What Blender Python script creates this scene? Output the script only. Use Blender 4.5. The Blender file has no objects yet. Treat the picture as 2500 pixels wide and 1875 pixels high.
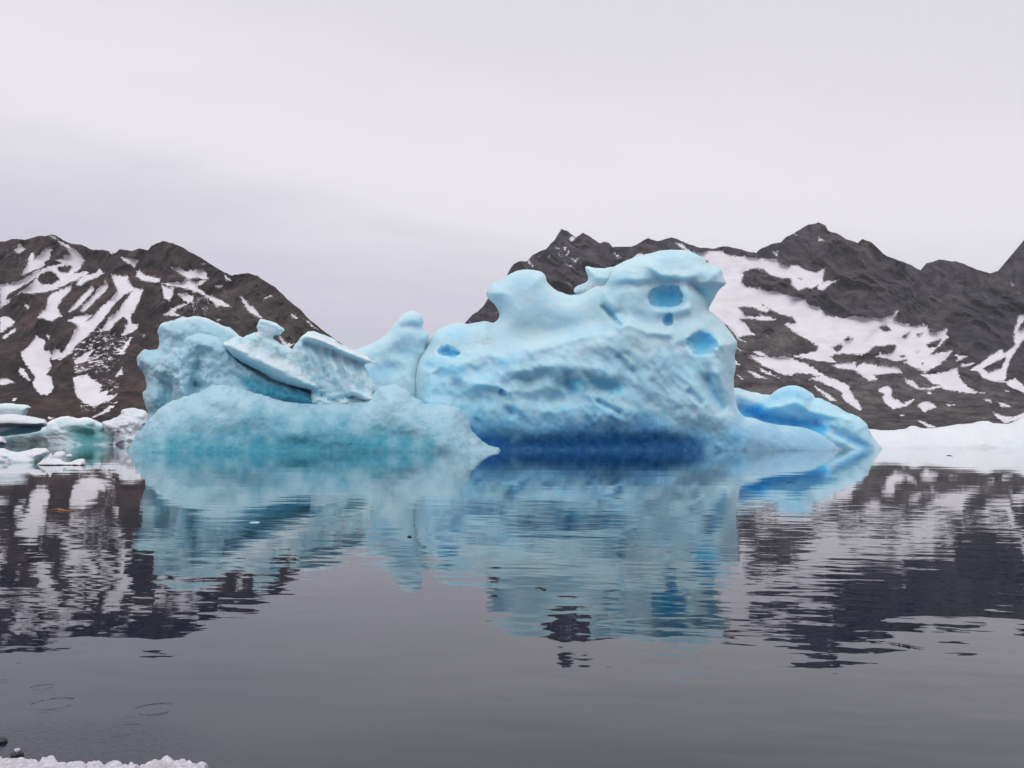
import bpy, math, random
import numpy as np

random.seed(7)
rng = np.random.default_rng(7)
S = bpy.context.scene
COL = S.collection

# ------------------------------------------------------------------ camera model
F, CX, CY, HZ, CAMZ = 2150.0, 1250.0, 937.5, 1075.0, 1.2
TH = math.atan((HZ - CY) / F)
cT, sT = math.cos(TH), math.sin(TH)


def ray(px, py):
    a = (np.asarray(px, float) - CX) / F
    b = (CY - np.asarray(py, float)) / F
    return a, cT - b * sT, sT + b * cT          # world x, y (forward), z


def at(px, py, Y):
    x, y, z = ray(px, py)
    t = Y / y
    return np.stack([x * t, y * t, CAMZ + z * t], -1)


def on_water(px, py):
    x, y, z = ray(px, py)
    t = -CAMZ / z
    return (x * t, y * t, 0.0)


cam_d = bpy.data.cameras.new('camera')
cam = bpy.data.objects.new('camera', cam_d)
COL.objects.link(cam)
cam.location = (0, 0, CAMZ)
cam.rotation_euler = (math.pi / 2 + TH, 0, 0)
cam_d.sensor_width = 36.0
cam_d.lens = F / 2500 * 36.0
cam_d.clip_start = 0.05
cam_d.clip_end = 60000
S.camera = cam

# ------------------------------------------------------------------ numpy helpers


def _hash(ix, iy, iz, seed):
    h = (ix * 374761393 + iy * 668265263 + iz * 2147483647 + seed * 1274126177) & 0xFFFFFFFF
    h = ((h ^ (h >> 13)) * 1274126177) & 0xFFFFFFFF
    h = ((h ^ (h >> 16)) * 2246822519) & 0xFFFFFFFF
    return ((h ^ (h >> 15)) & 0xFFFFFF).astype(np.float64) / 0xFFFFFF * 2 - 1


def vnoise(x, y, z, seed=0):
    xi, yi, zi = np.floor(x).astype(np.int64), np.floor(y).astype(np.int64), np.floor(z).astype(np.int64)
    fx, fy, fz = x - xi, y - yi, z - zi
    ux, uy, uz = [f * f * f * (f * (f * 6 - 15) + 10) for f in (fx, fy, fz)]
    r = 0
    for dx in (0, 1):
        wx = ux if dx else 1 - ux
        for dy in (0, 1):
            wy = uy if dy else 1 - uy
            for dz in (0, 1):
                wz = uz if dz else 1 - uz
                r = r + wx * wy * wz * _hash(xi + dx, yi + dy, zi + dz, seed)
    return r


def fbm(x, y, z, octs=4, seed=0, gain=0.5, ridged=False):
    a, s, t = 1.0, 0, 0
    for o in range(octs):
        n = vnoise(x + 17.3 * o, y - 9.1 * o, z + 5.7 * o, seed + o)
        if ridged:
            n = 1 - 2 * np.abs(n)
        s = s + a * n
        t += a
        a *= gain
        x, y, z = x * 2.03, y * 2.03, z * 2.03
    return s / t


def seg_dist(U, V, pts, closed):
    d2 = np.full(U.shape, 1e18)
    n = len(pts)
    for i in range(n if closed else n - 1):
        ax, ay = pts[i]
        bx, by = pts[(i + 1) % n]
        ex, ey = bx - ax, by - ay
        L = ex * ex + ey * ey + 1e-12
        t = np.clip(((U - ax) * ex + (V - ay) * ey) / L, 0, 1)
        d2 = np.minimum(d2, (U - ax - t * ex) ** 2 + (V - ay - t * ey) ** 2)
    return np.sqrt(d2)


def poly_sd(U, V, pts):
    """signed distance to a polygon, positive inside"""
    ins = np.zeros(U.shape, bool)
    n = len(pts)
    for i in range(n):
        ax, ay = pts[i]
        bx, by = pts[(i + 1) % n]
        if ay == by:
            continue
        c = ((ay > V) != (by > V)) & (U < (bx - ax) * (V - ay) / (by - ay) + ax)
        ins ^= c
    d = seg_dist(U, V, pts, True)
    return np.where(ins, d, -d)


def smooth(x):
    x = np.clip(x, 0, 1)
    return x * x * (3 - 2 * x)


def blur(A, n=1):
    for _ in range(n):
        for ax in (0, 1):
            p = np.pad(A, [(1, 1) if k == ax else (0, 0) for k in (0, 1)], mode='edge')
            A = (np.take(p, range(0, A.shape[ax]), ax) + 2 * A + np.take(p, range(2, A.shape[ax] + 2), ax)) / 4
    return A


def spline(pts, m=4):
    """Catmull-Rom through a closed outline, for rounded ice"""
    P = np.array(pts, float)
    n = len(P)
    out = []
    for i in range(n):
        p0, p1, p2, p3 = P[i - 1], P[i], P[(i + 1) % n], P[(i + 2) % n]
        for k in range(m):
            t = k / m
            out.append(0.5 * (2 * p1 + (p2 - p0) * t + (2 * p0 - 5 * p1 + 4 * p2 - p3) * t * t + (3 * p1 - p0 - 3 * p2 + p3) * t ** 3))
    return [tuple(p) for p in out]


def frame_map(pts, ox, oy, k):
    return [(ox + x * k, oy + y * k) for x, y in pts]


def A1(p): return frame_map(p, 300, 700, .4069)
def A2(p): return frame_map(p, 1000, 580, .3843)
def A3(p): return frame_map(p, 1700, 520, .3617)
def A4(p): return frame_map(p, 0, 540, .3797)
def A5(p): return frame_map(p, 1750, 880, .3391)
def A6(p): return frame_map(p, 0, 960, .1808)
def A7(p): return frame_map(p, 1000, 520, .2260)


def mesh_from(name, verts, quads, mat, parent=None, attrs=None, smooth_shade=True):
    me = bpy.data.meshes.new(name)
    verts = np.asarray(verts, np.float32)
    quads = np.asarray(quads, np.int32)
    k = quads.shape[1]
    me.vertices.add(len(verts))
    me.vertices.foreach_set('co', verts.ravel())
    me.loops.add(quads.size)
    me.loops.foreach_set('vertex_index', quads.ravel())
    me.polygons.add(len(quads))
    me.polygons.foreach_set('loop_start', np.arange(0, quads.size, k, dtype=np.int32))
    me.polygons.foreach_set('loop_total', np.full(len(quads), k, np.int32))
    me.polygons.foreach_set('use_smooth', np.full(len(quads), smooth_shade))
    me.update(calc_edges=True)
    me.validate()
    for an, av in (attrs or {}).items():
        at_ = me.attributes.new(an, 'FLOAT', 'POINT')
        at_.data.foreach_set('value', np.asarray(av, np.float32))
    me.materials.append(mat)
    o = bpy.data.objects.new(name, me)
    COL.objects.link(o)
    if parent is not None:
        o.parent = parent
        o.matrix_parent_inverse = parent.matrix_world.inverted()
    return o


def tag(o, label=None, cat=None, group=None, kind=None):
    if label: o['label'] = label
    if cat: o['category'] = cat
    if group: o['group'] = group
    if kind: o['kind'] = kind
    return o


def empty(name, loc):
    o = bpy.data.objects.new(name, None)
    COL.objects.link(o)
    o.location = loc
    bpy.context.view_layer.update()
    return o


def surface_nets(G):
    """vertices (in index space) and quads of the zero level of G (inside > 0)"""
    s = G > 0
    nx, ny, nz = G.shape
    cs = np.zeros((nx - 1, ny - 1, nz - 1), np.int8)
    for a in (0, 1):
        for b in (0, 1):
            for c in (0, 1):
                cs += s[a:nx - 1 + a, b:ny - 1 + b, c:nz - 1 + c]
    act = (cs > 0) & (cs < 8)
    I, J, K = np.nonzero(act)
    idx = np.full(act.shape, -1, np.int64)
    idx[I, J, K] = np.arange(len(I))
    acc = np.zeros((len(I), 3))
    cnt = np.zeros(len(I))
    corners = [(a, b, c) for a in (0, 1) for b in (0, 1) for c in (0, 1)]
    val = {c: G[I + c[0], J + c[1], K + c[2]].astype(np.float64) for c in corners}
    for c in corners:
        for ax in range(3):
            if c[ax] == 1:
                continue
            e = list(c); e[ax] = 1; e = tuple(e)
            v0, v1 = val[c], val[e]
            m = (v0 > 0) != (v1 > 0)
            t = np.where(m, v0 / np.where(m, v0 - v1, 1), 0)
            p = np.tile(np.array(c, float), (len(I), 1))
            p[:, ax] += t
            acc += np.where(m[:, None], p, 0)
            cnt += m
    V = acc / cnt[:, None] + np.stack([I, J, K], -1)
    quads = []
    for ax in range(3):
        o1, o2 = [(1, 2), (2, 0), (0, 1)][ax]
        sl0 = [slice(None)] * 3; sl1 = [slice(None)] * 3
        sl0[ax] = slice(0, -1); sl1[ax] = slice(1, None)
        ch = s[tuple(sl0)] != s[tuple(sl1)]
        E = np.stack(np.nonzero(ch), -1)
        ok = (E[:, o1] > 0) & (E[:, o2] > 0) & (E[:, o1] < G.shape[o1] - 1) & (E[:, o2] < G.shape[o2] - 1)
        E = E[ok]
        q = []
        for d1, d2 in ((-1, -1), (0, -1), (0, 0), (-1, 0)):
            c = E.copy()
            c[:, o1] += d1; c[:, o2] += d2
            q.append(idx[c[:, 0], c[:, 1], c[:, 2]])
        q = np.stack(q, -1)
        flip = ~s[E[:, 0], E[:, 1], E[:, 2]]
        q[flip] = q[flip][:, ::-1]
        quads.append(q)
    return V, np.concatenate(quads)


def vert_normals(V, Q):
    n = np.cross(V[Q[:, 2]] - V[Q[:, 0]], V[Q[:, 3]] - V[Q[:, 1]])
    N = np.zeros_like(V)
    for k in range(4):
        np.add.at(N, Q[:, k], n)
    return N / (np.linalg.norm(N, axis=1, keepdims=True) + 1e-12)


def ice_layer(U, V, sc, outline, D, tf, R, relief, lean, rnd, rough_edge, seed):
    """profile across the outline and the bulge towards the shore, in metres, for one lobe of ice"""
    wl = HZ + CAMZ * F / D + 6                                         # below the waterline the flanks run on down
    out = spline(outline) if rnd else outline
    out = [(a, b + 170 if b > wl else b) for a, b in out]
    wob = rough_edge * fbm(U / 14, V / 14, U * 0 + seed, 4, seed + 50) if rough_edge else 0
    prof = blur(1 - np.clip(1 - (poly_sd(U, V, out) + wob) * sc / R, 0, None) ** 2, 1)
    h = np.full(U.shape, float(tf))
    zz = (HZ - V) * sc                                                 # rough height
    h += lean * np.clip((HZ - min(b for a, b in out)) * sc - zz, 0, None)
    for r in relief:
        kind, pts, wid, amp = r[:4]
        if kind == 'line':
            h += amp * np.exp(-(seg_dist(U, V, pts, False) / wid) ** 2)
        elif kind == 'poly':
            h += amp * smooth(poly_sd(U, V, pts) / wid + .5)
        elif kind == 'dot':
            (cx, cy), (rx, ry) = pts
            wx = 9 * fbm(U / 30, V / 30, U * 0 + 4, 3, seed + 60)
            wy = 7 * fbm(U / 30, V / 30, U * 0 + 7, 3, seed + 61)
            h += amp * np.exp(-(((U + wx - cx) / rx) ** 2 + ((V + wy - cy) / ry) ** 2) ** wid)
        elif kind == 'noise':                                          # pts=(angle, len px, width px) flutes / lumps
            ang, lx, ly = pts
            ca, sa = math.cos(ang), math.sin(ang)
            msk = 1.0 if wid is None else smooth(poly_sd(U, V, wid) / 45 + .5)
            h += msk * amp * fbm((U * ca + V * sa) / lx, (-U * sa + V * ca) / ly, U * 0 + seed, 4, seed + 7, ridged=len(r) > 4)
    return prof, np.maximum(blur(h, 1), .25)


def ice_part(name, mat, parent, outline, D, tf, tb, R, relief=(), pits=(), colour=(), K=0.0, step=2.5, wstep=None,
             noise=((1.6, .12), (.5, .05)), rough_edge=0.0, lean=0.0, seed=0, rnd=True, stretch=(1, 1, 1), fused=()):
    """One body of ice. Its outline bounds a body of real depth: tf metres of bulge towards the shore and tb
    metres behind. relief: ridges (+) and hollows (-) in metres. pits: ellipsoids melted out of it.
    fused: further lobes (outline, distance, tf, tb, R, relief, lean) grown into the same body."""
    lobes = [(outline, D, tf, tb, R, relief, lean)] + list(fused)
    P = np.array([p for l in lobes for p in l[0]])
    m = 14 + 2 * step
    u = np.arange(P[:, 0].min() - m, P[:, 0].max() + m, step)
    v = np.arange(P[:, 1].min() - m, min(P[:, 1].max() + m, 1135), step)
    U, V = np.meshgrid(u, v, indexing='ij')
    sc = D / F                                                        # metres per pixel
    L = [(ice_layer(U, V, sc, o, d_, t_, r_, rel, le, rnd, rough_edge, seed + 3 * k), b_, d_ - D) for k, (o, d_, t_, b_, r_, rel, le) in enumerate(lobes)]
    lo = min(off - l[1].max() for l, b_, off in L)
    hi = max(off + b_ for l, b_, off in L)
    ws = wstep or max(step * sc * 1.1, (hi - lo) / 150)
    w = np.arange(lo - 2 * ws, hi + 2.5 * ws, ws)
    W = w[None, None, :]
    G = None
    for (prof, h), b_, off in L:
        Wo = W - off
        g = (prof[:, :, None] - np.where(Wo < 0, np.clip(-Wo, 0, None) / h[:, :, None], np.clip(Wo, 0, None) / b_) ** 2).astype(np.float32)
        g = np.maximum(g, -4)
        if G is None:
            G = g
        else:
            hh = np.clip(.5 + .5 * (g - G) / .22, 0, 1)
            G = (g * hh + G * (1 - hh) + .22 * hh * (1 - hh)).astype(np.float32)
    prof, h = L[0][0]
    Uw = U + 9.0 * fbm(U / 17, V / 17, U * 0 + 1.5, 4, seed + 70)
    Vw = V + 8.0 * fbm(U / 17, V / 17, U * 0 + 8.5, 4, seed + 71)
    for (cx, cy, rx, ry, dep, dz) in pits:                             # px centre, px radii, depth radius m, offset of the centre from the skin
        i, j = int((cx - u[0]) / step), int((cy - v[0]) / step)
        w0 = -h[i, j] * math.sqrt(max(prof[i, j], .05)) + dz
        E = (((Uw - cx) / rx) ** 2 + ((Vw - cy) / ry) ** 2)[:, :, None] + ((W - w0) / dep) ** 2
        g = (np.sqrt(E) - 1) * .5
        kk = .16
        hh = np.clip(.5 + .5 * (g - G) / kk, 0, 1)                      # smooth minimum
        G = (g * (1 - hh) + G * hh - kk * hh * (1 - hh)).astype(np.float32)
    G[0], G[-1], G[:, 0], G[:, :, 0], G[:, :, -1] = -1, -1, -1, -1, -1
    X, Q = surface_nets(G)
    pu, pv, pw = u[0] + X[:, 0] * step, v[0] + X[:, 1] * step, w[0] + X[:, 2] * ws
    Yd = D * (1 + K * (pu - 1250) / F) + pw
    co = at(pu, pv, Yd)
    N = vert_normals(co, Q)
    c = N @ np.array([0., 1., 0.])
    if (N * (co - co.mean(0))).sum() < 0:
        N = -N
        Q = Q[:, ::-1]
    for k, (L, a) in enumerate(noise):
        co = co + N * (a * fbm(co[:, 0] / L * stretch[0], co[:, 1] / L * stretch[1], co[:, 2] / L * stretch[2], 3, seed + 11 * k))[:, None]
    at_ = {'blue': np.zeros(len(co)), 'deep': np.zeros(len(co)), 'dirt': np.zeros(len(co)), 'snow': np.zeros(len(co))}
    puw = pu + 9.0 * fbm(pu / 17, pv / 17, pu * 0 + 1.5, 4, seed + 70)
    pvw = pv + 8.0 * fbm(pu / 17, pv / 17, pu * 0 + 8.5, 4, seed + 71)
    for ch, kind, pts, wid, val in colour:
        if kind == 'poly':
            m_ = smooth((poly_sd(pu, pv, pts) + wid * .35 * fbm(pu / 30, pv / 30, pu * 0 + 3.3, 4, seed + 80)) / wid + .5)
        elif kind == 'dot':
            (cx, cy), (rx, ry) = pts
            m_ = smooth((1.25 - np.sqrt(((puw - cx) / rx) ** 2 + ((pvw - cy) / ry) ** 2)) / wid)
        elif kind == 'mottle':
            m_ = smooth(poly_sd(pu, pv, pts) / 50 + .5) * smooth((fbm(puw / wid, pvw / wid * 1.5, pu * 0 + 6.6, 4, seed + 85) + .12) / .5)
        else:
            m_ = np.exp(-(seg_dist(pu, pv, pts, False) / wid) ** 2)
        at_[ch] = np.maximum(at_[ch], val * m_)
    return mesh_from(name, co, Q, mat, parent, at_)


# ------------------------------------------------------------------ materials
class NT:
    def __init__(s, name):
        s.m = bpy.data.materials.new(name)
        s.m.use_nodes = True
        s.t = s.m.node_tree
        s.t.nodes.clear()
        s.out = s.n('ShaderNodeOutputMaterial')

    def n(s, typ, **kw):
        nd = s.t.nodes.new(typ)
        for k, v in kw.items():
            setattr(nd, k, v)
        return nd

    def l(s, a, b):
        s.t.links.new(a, b)

    def put(s, sock, v):
        if hasattr(v, 'is_output'):
            s.l(v, sock)
        else:
            sock.default_value = v

    def math(s, op, a, b=0.0, c=None, clamp=False):
        nd = s.n('ShaderNodeMath', operation=op, use_clamp=clamp)
        s.put(nd.inputs[0], a); s.put(nd.inputs[1], b)
        if c is not None: s.put(nd.inputs[2], c)
        return nd.outputs[0]

    def mix(s, f, a, b, blend='MIX'):
        nd = s.n('ShaderNodeMix', data_type='RGBA', blend_type=blend)
        s.put(nd.inputs[0], f)
        s.put(nd.inputs[6], a if hasattr(a, 'is_output') else (*a, 1))
        s.put(nd.inputs[7], b if hasattr(b, 'is_output') else (*b, 1))
        return nd.outputs[2]

    def noise(s, vec, scale, detail=4, rough=.5, lac=2.0):
        nd = s.n('ShaderNodeTexNoise')
        s.l(vec, nd.inputs['Vector'])
        nd.inputs['Scale'].default_value = scale
        nd.inputs['Detail'].default_value = detail
        nd.inputs['Roughness'].default_value = rough
        nd.inputs['Lacunarity'].default_value = lac
        return nd.outputs['Fac']

    def ramp(s, f, lo, hi):
        nd = s.n('ShaderNodeMapRange', interpolation_type='SMOOTHSTEP')
        s.put(nd.inputs[0], f); s.put(nd.inputs[1], lo); s.put(nd.inputs[2], hi)
        return nd.outputs[0]

    def attr(s, name):
        return s.n('ShaderNodeAttribute', attribute_name=name).outputs['Fac']

    def pos(s):
        return s.n('ShaderNodeNewGeometry').outputs['Position']

    def scale(s, vec, x, y, z):
        nd = s.n('ShaderNodeVectorMath', operation='MULTIPLY')
        s.l(vec, nd.inputs[0]); nd.inputs[1].default_value = (x, y, z)
        return nd.outputs[0]

    def bump(s, h, strength, dist, normal=None):
        nd = s.n('ShaderNodeBump')
        s.l(h, nd.inputs['Height'])
        nd.inputs['Strength'].default_value = strength
        nd.inputs['Distance'].default_value = dist
        if normal is not None: s.l(normal, nd.inputs['Normal'])
        return nd.outputs[0]

    def bsdf(s, col, rough, spec=.5, normal=None, ior=1.5, sss=None):
        b = s.n('ShaderNodeBsdfPrincipled')
        s.put(b.inputs['Base Color'], col if hasattr(col, 'is_output') else (*col, 1))
        s.put(b.inputs['Roughness'], rough)
        b.inputs['IOR'].default_value = ior
        b.inputs['Specular IOR Level'].default_value = spec
        if normal is not None: s.l(normal, b.inputs['Normal'])
        if sss:
            b.inputs['Subsurface Weight'].default_value = sss[0]
            b.inputs['Subsurface Radius'].default_value = sss[1]
            b.inputs['Subsurface Scale'].default_value = sss[2]
        s.l(b.outputs[0], s.out.inputs[0])
        return b


def ice_material(name, pale, mid, blue, deep, grain=.05, gsize=3.0, sss=.6, sscale=.5, mottle=.5, fleck=.16):
    t = NT(name)
    p = t.pos()
    big = t.noise(p, .22, 5, .6)
    med = t.noise(p, 1.1, 6, .65)
    col = t.mix(t.math('MULTIPLY', t.ramp(big, .35, .68), mottle), pale, mid)
    col = t.mix(t.math('MULTIPLY', t.ramp(med, .5, .8), .35), col, tuple(min(.93, c * 1.06 + .03) for c in pale))
    wobble = t.math('MULTIPLY', t.math('SUBTRACT', med, .5), .7)
    bl = t.math('ADD', t.attr('blue'), t.math('MULTIPLY', wobble, t.math('MULTIPLY', t.attr('blue'), .9)), clamp=True)
    col = t.mix(bl, col, blue)
    dp = t.math('ADD', t.attr('deep'), t.math('MULTIPLY', wobble, t.math('MULTIPLY', t.attr('deep'), .8)), clamp=True)
    col = t.mix(dp, col, deep)
    col = t.mix(t.attr('snow'), col, (.86, .87, .88))
    dn = t.noise(p, 2.2, 6, .7)
    col = t.mix(t.math('MULTIPLY', t.attr('dirt'), t.ramp(dn, .42, .7)), col, (.27, .25, .21))
    fine = t.noise(p, gsize, 5, .65)
    vor = t.n('ShaderNodeTexVoronoi')
    t.l(p, vor.inputs['Vector'])
    vor.inputs['Scale'].default_value = gsize * 1.3
    h = t.math('ADD', fine, t.math('MULTIPLY', vor.outputs['Distance'], .35))
    nb = t.bump(h, .8, grain)
    nb = t.bump(med, .7, fleck, nb)
    t.bsdf(col, t.math('ADD', .28, t.math('MULTIPLY', fine, .3)), .35, nb, 1.31, (sss, (.35, .9, 1.2), sscale))
    return t.m


ICE = ice_material('melting_ice', (.575, .775, .845), (.40, .65, .765), (.15, .61, .88), (.013, .135, .37), grain=.06, gsize=1.9, fleck=.08, sss=.95, sscale=1.0)
ICE_GRAN = ice_material('granular_ice', (.45, .665, .755), (.31, .56, .67), (.060, .315, .43), (.03, .22, .36), grain=.12, gsize=2.6, mottle=.45, fleck=.07, sscale=.3, sss=.8)
ICE_SHELF = ice_material('shelf_ice', (.64, .80, .86), (.44, .71, .81), (.09, .44, .60), (.05, .30, .46), grain=.07, gsize=2.2, sss=.9, sscale=.6)
ICE_BRIGHT = ice_material('clear_blue_ice', (.52, .79, .90), (.32, .67, .87), (.075, .46, .80), (.03, .27, .58), grain=.05, gsize=2.0, sss=.9, sscale=1.2)
ICE_WHITE = ice_material('white_floe_ice', (.75, .77, .81), (.66, .73, .78), (.36, .62, .64), (.08, .26, .32), grain=.10, gsize=1.2, mottle=.5)
ICE_TURQ = ice_material('turquoise_ice', (.64, .76, .78), (.50, .70, .73), (.13, .42, .44), (.05, .25, .30), grain=.12, gsize=.6, mottle=.6)


def rock_material(name, dark, brown, green, red):
    t = NT(name)
    p = t.pos()
    a = t.noise(p, .006, 6, .6)
    b = t.noise(t.scale(p, 1, 1, .6), .03, 7, .68)
    c = t.noise(p, .0035, 4, .55)
    f = t.noise(p, .12, 5, .7)
    col = t.mix(t.ramp(a, .38, .62), dark, brown)
    col = t.mix(t.math('MULTIPLY', t.ramp(c, .5, .66), .75), col, red)
    col = t.mix(t.math('MULTIPLY', t.attr('scree'), t.ramp(b, .3, .62)), col, green)
    col = t.mix(t.math('MULTIPLY', t.ramp(b, .5, .7), .85), col, tuple(v * 1.9 for v in brown))
    col = t.mix(t.math('MULTIPLY', t.ramp(f, .5, .72), .45), col, tuple(v * .45 for v in dark))
    pt = t.noise(p, .014, 9, .74)
    pm = t.n('ShaderNodeMapRange')
    t.l(pt, pm.inputs[0])
    for k_, v_ in zip((1, 2, 3, 4), (.34, .68, .35, 2.0)): pm.inputs[k_].default_value = v_
    rib = t.noise(t.scale(p, 1, 1, .22), .022, 5, .6)
    col = t.mix(t.math('MULTIPLY', t.ramp(rib, .48, .66), .6), col, tuple(v * 1.75 for v in dark))
    col = t.mix(t.math('MULTIPLY', t.ramp(rib, .5, .36), .5), col, tuple(v * .55 for v in dark))
    vm = t.n('ShaderNodeVectorMath', operation='SCALE')
    t.l(col, vm.inputs[0]); t.l(pm.outputs[0], vm.inputs['Scale'])
    col = vm.outputs[0]
    s = t.attr('snow')                                                  # traced distance to the snow's rim, in picture widths of a patch
    n1 = t.math('MULTIPLY', t.math('SUBTRACT', t.noise(p, .09, 7, .72), .5), 26.0)
    n2 = t.math('MULTIPLY', t.math('SUBTRACT', t.noise(p, .012, 4, .6), .5), 9.0)
    sn = t.ramp(t.math('ADD', s, t.math('ADD', n1, n2)), -.55, .75)
    snow_col = t.mix(t.ramp(t.noise(p, .02, 5, .6), .35, .7), (.80, .78, .82), (.71, .69, .73))
    col = t.mix(sn, col, snow_col)
    col = t.mix(t.math('MULTIPLY', t.attr('dirt'), .45), col, (.33, .30, .27))
    hb = t.math('ADD', b, t.math('MULTIPLY', f, .45))
    nb = t.n('ShaderNodeBump')
    t.l(hb, nb.inputs['Height'])
    t.l(t.math('SUBTRACT', 1.0, t.math('MULTIPLY', sn, .88)), nb.inputs['Strength'])
    nb.inputs['Distance'].default_value = 26.0
    t.bsdf(col, .95, .1, nb.outputs[0])
    return t.m


ROCK_L = rock_material('brown_rock', (.036, .029, .030), (.074, .051, .045), (.105, .092, .078), (.115, .064, .050))
ROCK_R = rock_material('grey_rock', (.056, .050, .060), (.082, .072, .080), (.145, .132, .122), (.105, .080, .074))

# ------------------------------------------------------------------ sky and sun
SUN_EL, SUN_AZ = math.radians(52), math.radians(200)      # high, behind the camera's left shoulder
w = bpy.data.worlds.new('World')
S.world = w
w.use_nodes = True
nt = w.node_tree
nt.nodes.clear()


class WT(NT):
    def __init__(s, tree):
        s.t = tree
        s.out = s.n('ShaderNodeOutputWorld')


t = WT(nt)
sky = t.n('ShaderNodeTexSky', sky_type='NISHITA')
sky.sun_disc = False
sky.sun_elevation = SUN_EL
sky.sun_rotation = SUN_AZ
tc = t.n('ShaderNodeTexCoord').outputs['Generated']
sep = t.n('ShaderNodeSeparateXYZ')
t.l(tc, sep.inputs[0])
ez = sep.outputs['Z']
# cloud deck: direction projected on a flat ceiling, so bands crowd towards the horizon
den = t.math('ADD', t.math('MAXIMUM', ez, 0.0), .22)
px_ = t.math('DIVIDE', sep.outputs['X'], den)
py_ = t.math('DIVIDE', sep.outputs['Y'], den)
cmb = t.n('ShaderNodeCombineXYZ')
t.l(px_, cmb.inputs[0]); t.l(py_, cmb.inputs[1])
cv = cmb.outputs[0]
rot = t.n('ShaderNodeVectorRotate', rotation_type='Z_AXIS')
t.l(cv, rot.inputs['Vector']); rot.inputs['Angle'].default_value = math.radians(-14)
n1 = t.noise(t.scale(rot.outputs[0], .45, 1.15, 1), 1.25, 4, .5)
n2 = t.noise(t.scale(rot.outputs[0], .6, 1.3, 1), 3.2, 5, .55)
tilt = t.math('ADD', ez, t.math('MULTIPLY', sep.outputs['X'], .13))
tilt = t.math('ADD', tilt, t.math('MULTIPLY', t.math('SUBTRACT', n1, .5), .20))
tilt = t.math('ADD', tilt, t.math('MULTIPLY', t.math('SUBTRACT', n2, .5), .10))
rmp = t.n('ShaderNodeValToRGB')
t.l(tilt, rmp.inputs[0])
rmp.color_ramp.interpolation = 'B_SPLINE'
el = rmp.color_ramp.elements
stops = [(0.0, (.60, .595, .685)), (.10, (.615, .60, .69)), (.19, (.72, .70, .77)), (.27, (.90, .87, .91)), (.35, (.82, .79, .84)), (.46, (.73, .71, .765)), (.62, (.78, .77, .82)), (1.0, (.98, .98, 1.0))]
el[0].position, el[0].color = stops[0][0], (*stops[0][1], 1)
el[1].position, el[1].color = stops[-1][0], (*stops[-1][1], 1)
for p_, c_ in stops[1:-1]:
    e_ = el.new(p_)
    e_.color = (*c_, 1)
up = t.mix(1.0, rmp.outputs[0], (10.45, 10.4, 10.45), 'MULTIPLY')
mixed = t.mix(.965, sky.outputs[0], up)
bg = t.n('ShaderNodeBackground')
t.l(mixed, bg.inputs[0])
bg.inputs[1].default_value = .1
t.l(bg.outputs[0], t.out.inputs[0])

sd = bpy.data.lights.new('sun', 'SUN')
sd.energy = 0.9
sd.angle = math.radians(40)
sd.color = (1, .97, .93)
so = bpy.data.objects.new('sun', sd)
COL.objects.link(so)
# sun_rotation is measured from +Y towards +X
dx, dy, dz = math.sin(SUN_AZ) * math.cos(SUN_EL), math.cos(SUN_AZ) * math.cos(SUN_EL), math.sin(SUN_EL)
from mathutils import Vector
so.rotation_euler = Vector((dx, dy, dz)).to_track_quat('Z', 'Y').to_euler()

# ------------------------------------------------------------------ water
RINGS = [((103, 1678), 23), ((130, 1720), 46), ((378, 1733), 44), ((310, 1758), 18), ((308, 1782), 38), ((8, 1663), 12),
         ((1160, 1855), 16), ((938, 1785), 10), ((1048, 1742), 7)]


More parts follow.
